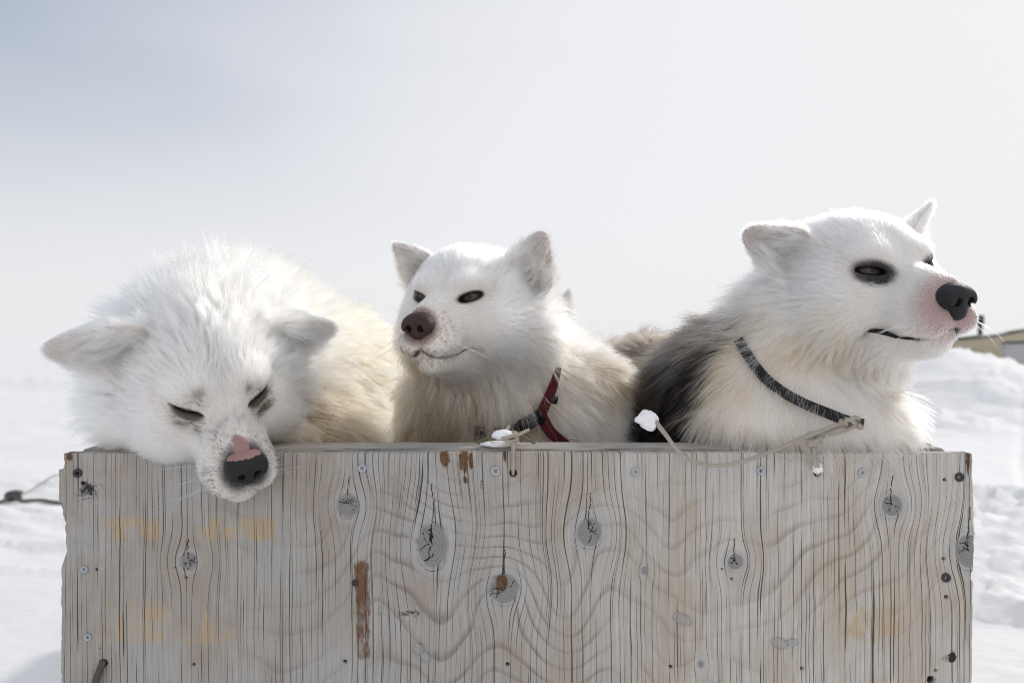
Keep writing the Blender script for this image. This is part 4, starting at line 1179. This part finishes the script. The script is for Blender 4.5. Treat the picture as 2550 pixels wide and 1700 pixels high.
def skinR(L, P):
    s = np.tile(SKINW, (len(L), 1))
    for k in (-1, 1): s = lerp(s, np.array([.02, .02, .022]), 1 - sstep(.010, .017, eye_dist(L, k, (-.003, -.002), (.55, .85))))
    nd = np.linalg.norm((L - NOSE - np.array([0, -.010, -.012])) * np.array([.9, .85, .9]), axis=1)
    s = lerp(s, np.array([.44, .30, .29]), 1 - sstep(.022, .044, nd))
    return lerp(s, np.array([.02, .018, .018]), (1 - sstep(.0022, .0045, lip_dist(L))) * np.clip(.5 + 1.5 * vnoise(P, 90, 5), 0, 1))
dogR.head_col, dogR.head_skin = colR, skinR
def earR(i, u, lx, inner, P):
    n = len(u); c = np.tile(WHITE * .96, (n, 1))
    c = lerp(c, np.array([.36, .27, .21]), .6 * sstep(.80, 1.0, np.maximum(u, np.abs(lx))) * np.clip(.55 + vnoise(P, 60, 5), 0, 1))
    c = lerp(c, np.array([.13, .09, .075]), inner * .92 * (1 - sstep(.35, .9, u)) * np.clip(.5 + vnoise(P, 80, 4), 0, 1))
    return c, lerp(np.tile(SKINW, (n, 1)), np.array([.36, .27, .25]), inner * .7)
dogR.ear_col = earR
def bodyR(P, N):
    n = len(P); c = lerp(np.tile(WHITE, (n, 1)), np.array([.52, .34, .16]), np.clip(.25 + .75 * fbm(P, 10, 28, 3) + .3 * sstep(.88, .94, P[:, 2]), 0, .8))
    ax = unit(np.array([-.33, .94, 0])); s = (P - np.array([.405, .085, .865])) @ ax + .035 * fbm(P, 14, 3, 3)
    c = lerp(c, np.array([.55, .42, .27]), .8 * sstep(-.01, .04, s) * sstep(.80, .88, P[:, 2]))
    c = lerp(c, np.array([.008, .007, .007]), sstep(.042, .068, s))
    c = lerp(c, np.array([.30, .245, .19]), .80 * sstep(.20, .28, s) * np.clip(.7 + .6 * fbm(P, 14, 6, 2), 0, 1))
    nape = sstep(.06, .10, P[:, 1]) * sstep(.90, .98, P[:, 2]) * sstep(.43, .37, P[:, 0])
    return lerp(c, np.array([.20, .17, .15]), .55 * nape * np.clip(.4 + vnoise(P, 120, 6), 0, 1))
dogR.body_col = bodyR

# ------------------------------------------------------------------ the dog lying behind the middle one (an ear tip and a bit of back show)
dogB = Dog((.066, 1.02, .956), (192, -8, 0), .95,
  ears=[dict(base=(.066, -.045, .058), axis=(.40, -.22, .85), front=(.4, .9, 0), len=.085, wid=.036, cup=.38, curl=.04),
        dict(base=(-.066, -.045, .055), axis=(-.35, -.20, .88), front=(-.4, .9, 0), len=.090, wid=.034, cup=.38, curl=.04)],
  body=[dict(a=(.05, 1.08, .925), b=(.03, 1.18, .85), r=.080, r2=.11, flow=(0, .5, -.8), len=.04),
        dict(c=(.01, 1.28, .81), r=(.13, .16, .11), flow=(0, .9, -.4), len=.04),
        dict(c=(.0, 1.48, .79), r=(.12, .14, .10), flow=(0, .9, -.4), len=.04)], cheek=1.0, seed=51)
dogB.hair = dict(head=[.04, .03, .018, .012, .009, .006, .005], cheek=.4); dogB.dens = .45
dogB.head_col = lambda L, P: lerp(base_cols(L, P, .2), np.array([.30, .27, .25]), .5 * sstep(.0, .06, L[:, 2]))
dogB.head_skin = lambda L, P: np.tile(SKINW, (len(L), 1))
dogB.ear_col = lambda i, u, lx, inner, P: (lerp(np.tile(WHITE * .9, (len(u), 1)), np.array([.16, .145, .14]), .85 * sstep(.35, .8, u)), np.tile(SKINW, (len(u), 1)))
dogB.body_col = lambda P, N: lerp(np.tile(WHITE, (len(P), 1)), np.array([.40, .34, .28]), np.clip(.4 + .5 * fbm(P, 9, 5, 2), 0, 1))

HARN_NECK = [dogM.hit(x, y, off=.012) for x, y in ((1392, 915), (1384, 942), (1374, 972), (1360, 1003), (1346, 1034))]
HARN_BUCKLE = [dogM.hit(x, y, off=.013) for x, y in ((1346, 1034), (1318, 1052), (1288, 1066))]
HARN_FRONT = [dogM.hit(x, y, off=.004) for x, y in ((1292, 1064), (1255, 1074), (1205, 1075), (1165, 1066))]
HARN_LOW = [dogM.hit(x, y, off=.012) for x, y in ((1347, 1030), (1356, 1050), (1374, 1078), (1404, 1104), (1440, 1135))]
dogM.press = [(HARN_NECK, .012), (HARN_BUCKLE, .014), (HARN_LOW, .012)]
COLLAR_R = [dogR.hit(x, y, off=.004 + .013 * (x - 1838) / 312) for x, y in ((1838, 845), (1866, 890), (1900, 935), (1945, 972), (2000, 1003), (2060, 1028), (2112, 1048), (2150, 1056))]
NOSE_BLACK = mat_nose('nose_black', (0.016, 0.016, 0.017))
NOSE_PINKTOP = mat_nose('nose_black_pink', (0.016, 0.016, 0.017), (0.34, 0.19, 0.18))
NOSE_BROWN = mat_nose('nose_brown', (0.042, 0.023, 0.019))
roots = {}
for key, dog, lo, hi, vox, label, base in (
    ('L', dogL, (-.63, -.16, .695), (-.10, .96, 1.13), .0025, 'white dog on the left with head hung over the box edge, eyes nearly shut', (-.36, .45, .694)),
    ('M', dogM, (-.26, -.03, .695), (.27, .86, 1.17), .0024, 'white dog in the middle with upright ears and a brown nose, looking left', (.04, .42, .694)),
    ('R', dogR, (.03, -.15, .695), (.66, 1.02, 1.19), .0025, 'dog on the right with black-rimmed eyes, pink muzzle and black saddle, looking right', (.32, .4, .694)),
    ('B', dogB, (-.16, .80, .695), (.25, 1.66, 1.13), .005, 'dog hidden behind the middle dog, only a grey ear tip showing', (.01, 1.3, .694))):
    root = empty('sled_dog', base); roots[key] = root
    tag(root, label, 'dog', 'sled dogs in the box')
    o, V, Qd = skin_mesh(dog, lo, hi, vox, root)
    grow(dog, V, Qd, root)
make_nose(dogL, roots['L'], NOSE_PINKTOP, .96); make_nose(dogM, roots['M'], NOSE_BROWN, .97); make_nose(dogR, roots['R'], NOSE_BLACK, .88, 1.3); make_nose(dogB, roots['B'], NOSE_BLACK)
for s in (1, -1):
    make_eye(dogL, roots['L'], s, MAT_LID, (0, -.5), .0042)
    make_eye(dogM, roots['M'], s, MAT_LID_BROWN, (.2, .0), .0016)
    make_eye(dogR, roots['R'], s, MAT_LID, (-.2, .05), .0020)
    make_eye(dogB, roots['B'], s, MAT_LID)
lip_line(dogM, roots['M'], MAT_LIP, (0, 3), .0014, out=-.0002); lip_line(dogR, roots['R'], MAT_LIP, (0, 1), .0040); lip_line(dogR, roots['R'], MAT_LIP, (1, 3), .0020)
whiskers(dogL, roots['L'], 14, 1); whiskers(dogM, roots['M'], 12, 2); whiskers(dogR, roots['R'], 14, 3)

# ------------------------------------------------------------------ harness, collar, ropes, snow lumps
def mat_web(name, c1, c2):
    t = NT(name); co = t.coord()
    w = t.n('ShaderNodeTexWave', {'Vector': co, 'Scale': 420.0, 'Distortion': 1.5}, wave_type='BANDS', bands_direction='DIAGONAL')
    n = t.noise(co, 90, 4)
    c = t.mix(n.outputs['Fac'], c1, c2)
    c = t.mix(t.rng(t.noise(co, 700, 2).outputs['Fac'], .62, .8, 0, .25), c, (.5, .45, .42))
    return t.bsdf(c, .8, t.bump(w.outputs['Fac'], .5, .0008), .2)
M_RED = mat_web('red_webbing', (.055, .008, .012), (.12, .016, .024))
M_BLK = mat_web('black_webbing', (.012, .012, .013), (.035, .034, .035))
M_PLAS = simple('black_plastic', (.016, .018, .020), .38, .45, .2, 60)
M_STEEL = simple('steel', (.55, .55, .56), .3, .5, .15, 200, metal=1.0)
def mat_rope(name, c1, c2):
    t = NT(name); co = t.coord()
    w = t.n('ShaderNodeTexWave', {'Vector': co, 'Scale': 330.0, 'Distortion': 2.0, 'Detail': 2.0}, wave_type='BANDS', bands_direction='DIAGONAL')
    n = t.noise(co, 60, 4)
    c = t.mix(n.outputs['Fac'], c1, c2)
    c = t.mix(t.rng(w.outputs['Fac'], 0, .5, .45, 0), c, tuple(x * .45 for x in c1))
    return t.bsdf(c, .85, t.bump(w.outputs['Fac'], .8, .0010), .2)
M_ROPE = mat_rope('cream_rope', (.46, .40, .33), (.66, .60, .52))
M_ROPE2 = mat_rope('brown_cord', (.26, .20, .14), (.38, .31, .23))
M_ROPEG = mat_rope('grey_rope', (.10, .095, .09), (.20, .19, .18))
t = NT('frosty_snow')
M_LUMP = t.bsdf((.90, .905, .92), .6, t.bump(t.noise(t.coord(), 500, 4, .7).outputs['Fac'], .6, .0015), .3, Subsurface_Weight=.3, Subsurface_Radius=(.01, .01, .012))

def strap(dog, name, pts, width, thick, mat, parent):
    """a flat band lying along pts, turned to the coat's surface"""
    P = np.array(pts); n = len(P); sub = 6
    Pe = np.vstack([2 * P[0] - P[1], P, 2 * P[-1] - P[-2]]); C = []
    for i in range(n - 1):
        for s in range(sub):
            t_ = s / sub; a, b, c, d = Pe[i:i + 4]
            C.append(.5 * ((2 * b) + (c - a) * t_ + (2 * a - 5 * b + 4 * c - d) * t_ ** 2 + (3 * b - a - 3 * c + d) * t_ ** 3))
    C.append(P[-1]); C = np.array(C)
    N = dog.grad(C); T = unit(np.gradient(C, axis=0)); B = unit(np.cross(N, T)); N = np.cross(T, B)
    V, Fc = [], []
    prof = [(-1, -.5), (-1, .3), (-.85, .5), (.85, .5), (1, .3), (1, -.5)]
    for i in range(len(C)):
        for (u, v) in prof: V.append(C[i] + B[i] * u * width / 2 + N[i] * v * thick)
    k = len(prof)
    for i in range(len(C) - 1):
        for j in range(k): Fc.append((i * k + j, i * k + (j + 1) % k, (i + 1) * k + (j + 1) % k, (i + 1) * k + j))
    Fc += [tuple(range(k))[::-1], tuple((len(C) - 1) * k + j for j in range(k))]
    return mesh_obj(name, V, Fc, mat, parent, False)
def slab(name, c, ax, ay, az, size, mat, parent, bev=.0015):
    bm = bmesh.new(); bmesh.ops.create_cube(bm, size=1)
    for v in bm.verts: v.co = Vector((v.co.x * size[0], v.co.y * size[1], v.co.z * size[2]))
    bmesh.ops.bevel(bm, geom=bm.edges[:], offset=bev, segments=3, affect='EDGES')
    for v in bm.verts: v.co = Vector(tuple(np.array(c) + ax * v.co.x + ay * v.co.y + az * v.co.z))
    return bm_obj(name, bm, mat, parent, True)

if 'M' in roots:
    har = empty('harness', tuple(HARN_NECK[-1])); tag(har, 'dark red webbing harness with black buckle on the middle dog', 'harness')
    strap(dogM, 'neck_strap', HARN_NECK, .015, .0032, M_RED, har)
    strap(dogM, 'chest_strap', HARN_LOW, .016, .0034, M_RED, har)
    strap(dogM, 'throat_strap', HARN_FRONT, .014, .003, M_BLK, har)
    a, b = HARN_BUCKLE[0], HARN_BUCKLE[-1]; c = (a + b) / 2
    ax = unit(b - a); nn = dogM.grad(c[None])[0]; ay = unit(np.cross(nn, ax)); az = np.cross(ax, ay)
    bk = slab('buckle', c + nn * .003, ax, ay, az, (.034, .019, .0075), M_PLAS, har)
    for s in (-1, 1): slab('prong', c + nn * .0072 + ay * s * .006 - ax * .002, ax, ay, az, (.020, .0035, .003), M_PLAS, har, .0008)
    slab('slider', c + nn * .003 - ax * .019, ax, ay, az, (.006, .021, .009), M_PLAS, har)
    e = dogM.hit(1383, 985, off=.013); e2 = dogM.hit(1378, 1005, off=.013); ax = unit(e2 - e); nn = dogM.grad(e[None])[0]; ay = unit(np.cross(nn, ax))
    slab('strap_keeper', (e + e2) / 2, ax, ay, np.cross(ax, ay), (.012, .010, .006), M_PLAS, har)
    q = dogM.hit(1424, 1108, off=.013)
    tube('ring', [q + np.array([.010 * math.cos(a), -.002, .010 * math.sin(a)]) for a in np.linspace(0, 5.6, 12)], .0011, M_STEEL, har)
if 'R' in roots:
    col = empty('collar', tuple(COLLAR_R[3])); tag(col, 'black webbing collar sunk in the fur of the right dog', 'collar')
    strap(dogR, 'band', COLLAR_R, .013, .003, M_BLK, col)

def lump(name, c, r, mat, parent=None, seed=0, freq=60, amp=.35, sub=4):
    bm = bmesh.new(); bmesh.ops.create_icosphere(bm, subdivisions=sub, radius=1)
    P = np.array([v.co[:] for v in bm.verts]); n = 1 + amp * fbm(P + seed * 3.1, 1.6, seed, 4, .55)
    for v, k in zip(bm.verts, n): v.co = Vector(tuple(np.array(c) + np.array(v.co) * np.array(r) * k))
    return bm_obj(name, bm, mat, parent, True)
def F2(px_, py_, y):                                     # a point y metres behind the panel face
    return W(px_, py_, D + y)

# rope through the middle hole, over the edge to a knot
r1 = empty('tether_rope', tuple(F2(1278, 1128, -.003))); tag(r1, 'cream rope knotted on the rail below the middle dog, through the drilled hole', 'rope', 'tether ropes')
tube('strand', [F2(1278, 1182, .012), F2(1278, 1176, .000), F2(1278, 1165, -.0045), F2(1279, 1145, -.004), F2(1278, 1122, -.003), F2(1276, 1104, .004), F2(1273, 1096, .012)], .0022, M_ROPE, r1, 10, 8)
kn = []
for k in range(3):
    cc = F2(1274 - 3 * k, 1098 - 5 * k, .011); tl = .35 * (k - 1)
    kn.append(tube(None, [cc + np.array([.0085 * math.cos(a), .0065 * math.sin(a), .003 * math.sin(a * 1.0 + tl * 3) + .0012 * k]) for a in np.linspace(0, 6.1, 14)], .0023, M_ROPE, sides=8, sub=3))
join_parts('knot', kn, M_ROPE, r1)
tube('strand', [F2(1275, 1090, .010), F2(1290, 1082, .006), F2(1305, 1075, .004), F2(1318, 1069, .006)], [.0022, .0022, .0021, .0018], M_ROPE, r1)
tube('strand', [F2(1268, 1088, .014), F2(1262, 1072, .018), F2(1268, 1060, .022)], [.0022, .0026, .0022], M_ROPE, r1)
tube('cord', [F2(1262, 1080, .02), F2(1225, 1085, .05), F2(1180, 1108, .075)], .0013, M_ROPE2, r1)
tube('cord', [F2(1292, 1080, .02), F2(1312, 1092, .05), F2(1345, 1112, .075)], .0013, M_ROPE2, r1)
tube('cord', [F2(1240, 1078, .03), F2(1220, 1072, .06), F2(1190, 1070, .10)], .0012, M_ROPE2, r1)
t1 = lump('snow_lump', F2(1253, 1082, .016), (.0135, .010, .0068), M_LUMP, None, 3); tag(t1, 'white snow lump frozen onto the knot of the middle rope', 'snow lump')
t2 = lump('snow_lump', F2(1240, 1106, .030), (.020, .014, .0042), M_LUMP, None, 5); tag(t2, 'flat snow smear on the rail left of the middle rope', 'snow lump')
if 'R' in roots:
    k0 = COLLAR_R[-2] + np.array([.0, -.016, -.002])
    r2 = empty('tether_rope', tuple(F2(2035, 1128, -.003))); tag(r2, 'frosted cream rope tied to the collar of the right dog, through the right hole', 'rope', 'tether ropes')
    dk = k0[1] + D
    tube('strand', [F2(2036, 1182, .012), F2(2036, 1174, .0), F2(2034, 1158, -.006), F2(2027, 1138, -.007), F2(2028, 1112, -.008), F2(2030, 1090, -.008), F2(2050, 1078, -.012), F2(2082, 1066, -.016), F2(2110, 1056, k0[1])],
         [.0024, .0028, .0034, .0032, .003, .003, .003, .003, .0026], M_ROPE, r2, 10, 6)
    kn = []
    for k, (a0, b0) in enumerate(((2026, 1092), (2030, 1086), (2034, 1097), (2118, 1050), (2112, 1054), (2126, 1054))):
        yy = -.010 if k < 3 else k0[1] - .002
        cc = F2(a0, b0, yy)
        kn.append(tube(None, [cc + np.array([.009 * math.cos(a + k), .005 * math.sin(a + k), .0055 * math.sin(a * 1.0 + k * 1.9)]) for a in np.linspace(0, 5.9, 12)], .0024, M_ROPE, sides=8, sub=3))
    join_parts('knot', kn, M_ROPE, r2)
    ends = [(2112, 1054, k0[1] - .004), (2085, 1057, -.020), (2050, 1070, -.020), (1990, 1093, -.020), (1930, 1119, -.020), (1870, 1142, -.020), (1812, 1157, -.019), (1762, 1157, -.018), (1716, 1143, -.016), (1684, 1117, -.012), (1660, 1085, -.006), (1642, 1062, .0), (1633, 1050, .004)]
    tube('long_strand', [F2(*p) for p in ends], [.0024] * 10 + [.0027, .0030, .0034], M_ROPE, r2, 10, 8)
    tube('strand', [F2(2128, 1050, k0[1]), F2(2118, 1066, k0[1] - .004), F2(2095, 1076, k0[1] - .005), F2(2062, 1085, -.02)], .0022, M_ROPE, r2)
    b = F2(1612, 1043, .006)
    s1 = lump('snow_lump', b, (.0115, .009, .0105), M_LUMP, None, 9, amp=.5); tag(s1, 'snow ball frozen to the loose end of the long rope', 'snow lump')
    lump('crumb', b + np.array([-.009, -.003, -.001]), (.006, .005, .005), M_LUMP, s1, 12, amp=.5); lump('crumb', b + np.array([.003, -.002, -.008]), (.008, .006, .006), M_LUMP, s1, 14, amp=.5)
    s2 = lump('snow_lump', F2(2036, 1166, -.004), (.0055, .004, .0065), M_LUMP, None, 21, amp=.6); tag(s2, 'small frost crust at the right rope hole', 'snow lump')
r3 = tube('tether_rope', [F2(258, 1648, .010), F2(255, 1652, -.002), F2(248, 1668, -.006), (F2(236, 1700, -.007)), F2(222, 1745, -.008), F2(205, 1820, -.008)], .0042, M_ROPEG, None, 12, 6, twist=.25)
tag(r3, 'grey braided rope coming out of a split at the lower left of the box', 'rope', 'tether ropes')

# line lying on the snow at the left
def G(px_, py_, up=.0):
    d = F * CZ / (py_ - 850.0); x = (px_ - 1275) * d / F
    return np.array([x, d - D, float(ground_height(np.array([x]), np.array([d - D]))[0]) + up])
if 'ground_height' in globals():
    pl = empty('picket_line', tuple(G(34, 1240))); tag(pl, 'dark knotted line lying on the snow left of the box', 'rope')
    tube('main_line', [G(-160, 1262, .012), G(-60, 1254, .012), G(0, 1249, .013), G(30, 1243, .03), G(52, 1249, .016), G(78, 1246, .014), G(105, 1243, .016), G(140, 1247, .014), G(185, 1246, .014), G(330, 1240, .01)], .011, M_ROPEG, pl, 10, 6, twist=.35)
    c = G(34, 1242, .032)
    join_parts('knot', [tube(None, [c + np.array([.034 * math.cos(a), .02 * math.sin(a + k), .022 * math.sin(a + k * 1.7)]) for a in np.linspace(0, 5.9, 12)], .011, M_ROPEG, sides=8, sub=3) for k in range(3)], M_ROPEG, pl)
    tube('side_line', [G(40, 1238, .03), G(75, 1224, .03), G(110, 1211, .03), G(150, 1198, .03), G(260, 1170, .02)], .0045, M_ROPE2, pl)
    # two boats drawn up on the snow at the right, and a post
    def hull(name, bow, stern, beam, depth, rise, mat, msnow, mtrim, label, cat):
        bow, stern = np.array(bow, float), np.array(stern, float)
        ax = unit(bow - stern); ax[2] = 0; ax = unit(ax); sd = np.array([ax[1], -ax[0], 0]); Lh = np.linalg.norm(bow - stern)
        root = empty(name, tuple((bow + stern) / 2)); tag(root, label, cat, 'boats laid up on the snow')
        n, m = 26, 13; V, Fc, S = [], [], []
        for i in range(n):
            u = i / (n - 1); w = beam / 2 * (1 - u ** 3.2) ** .75 * (.85 + .15 * math.sin(min(u * 2.4, 1.57)))
            zt = stern[2] + (bow[2] - stern[2]) * u ** 2.2; zb = stern[2] - depth + rise * u ** 3
            for j in range(m):
                a = -math.pi / 2 + math.pi * j / (m - 1)
                y = w * np.sign(math.sin(a)) * abs(math.sin(a)) ** .75; z = zb + (zt - zb) * (1 - math.cos(a) ** .8)
                V.append(stern + ax * (u * Lh) + sd * y + np.array([0, 0, z - stern[2]]))
            S.append((w, zt))
        for i in range(n - 1):
            for j in range(m - 1): Fc.append((i * m + j, (i + 1) * m + j, (i + 1) * m + j + 1, i * m + j + 1))
        Fc.append(tuple(range(m)))
        h = mesh_obj('hull', V, Fc, mat, root)
        sm = h.modifiers.new('thick', 'SOLIDIFY'); sm.thickness = .03; sm.offset = 1
        for side in (0, m - 1):
            tube('gunwale', [V[i * m + side] + np.array([0, 0, .01]) for i in range(0, n, 3)] + [V[(n - 1) * m + side] + np.array([0, 0, .01])], .028, mtrim, root, 8, 3)
        V2, F2_ = [], []
        for i in range(n):
            w, zt = S[i]; u = i / (n - 1)
            for j in range(m):
                q = -1 + 2 * j / (m - 1)
                p = stern + ax * (u * Lh * .98) + sd * w * .97 * q
                V2.append(p + np.array([0, 0, zt - stern[2] - .05 + (1 - abs(q) ** 2.2) * (.11 + .07 * math.sin(u * 9 + q)) * (1 - u ** 4)]))
        for i in range(n - 1):
            for j in range(m - 1): F2_.append((i * m + j, (i + 1) * m + j, (i + 1) * m + j + 1, i * m + j + 1))
        mesh_obj('snow_cover', V2, F2_, msnow, root)
        for u in (.25, .5, .72):
            i = int(u * (n - 1)); a, b = V[i * m], V[i * m + m - 1]
            tube('thwart', [a + (b - a) * .03, b + (a - b) * .03], .035, mtrim, root, 6, 2)
        return root
    MSNOW = ground.data.materials[0]
    M_TAN = simple('tan_hull', (.42, .37, .27), .7, .3, .12, 3)
    M_GREYH = simple('grey_hull', (.42, .42, .42), .7, .3, .12, 3)
    M_DARK = simple('dark_wood', (.05, .055, .05), .8, .2, .3, 5)
    b1 = W(2556, 822, 16.0); s1_ = W(2215, 852, 16.6)
    hull('boat', b1, s1_, 1.15, .55, .30, M_TAN, MSNOW, M_DARK, 'tan boat filled with snow, its bow pointing right behind the right dog', 'boat')
    b2 = W(2499, 856, 12.4); s2_ = W(2900, 850, 12.0)
    hull('boat', b2, s2_, 1.0, .55, .25, M_GREYH, MSNOW, M_DARK, 'pale grey boat end at the right picture edge', 'boat')
    po = empty('post', tuple(W(2440, 860, 19)))
    tag(po, 'short dark post standing in the snow beyond the tan boat', 'post')
    pb = W(2440, 862, 19); pt = W(2441, 788, 19)
    tube('shaft', [pb - np.array([0, 0, .9]), pb, (pb + pt) / 2, pt], .05, M_DARK, po, 10, 3)
    slab('cap', pt + np.array([0, 0, -.08]), np.array([1., 0, 0]), np.array([0, 1., 0]), np.array([0, 0, 1.]), (.13, .13, .22), M_DARK, po, .015)
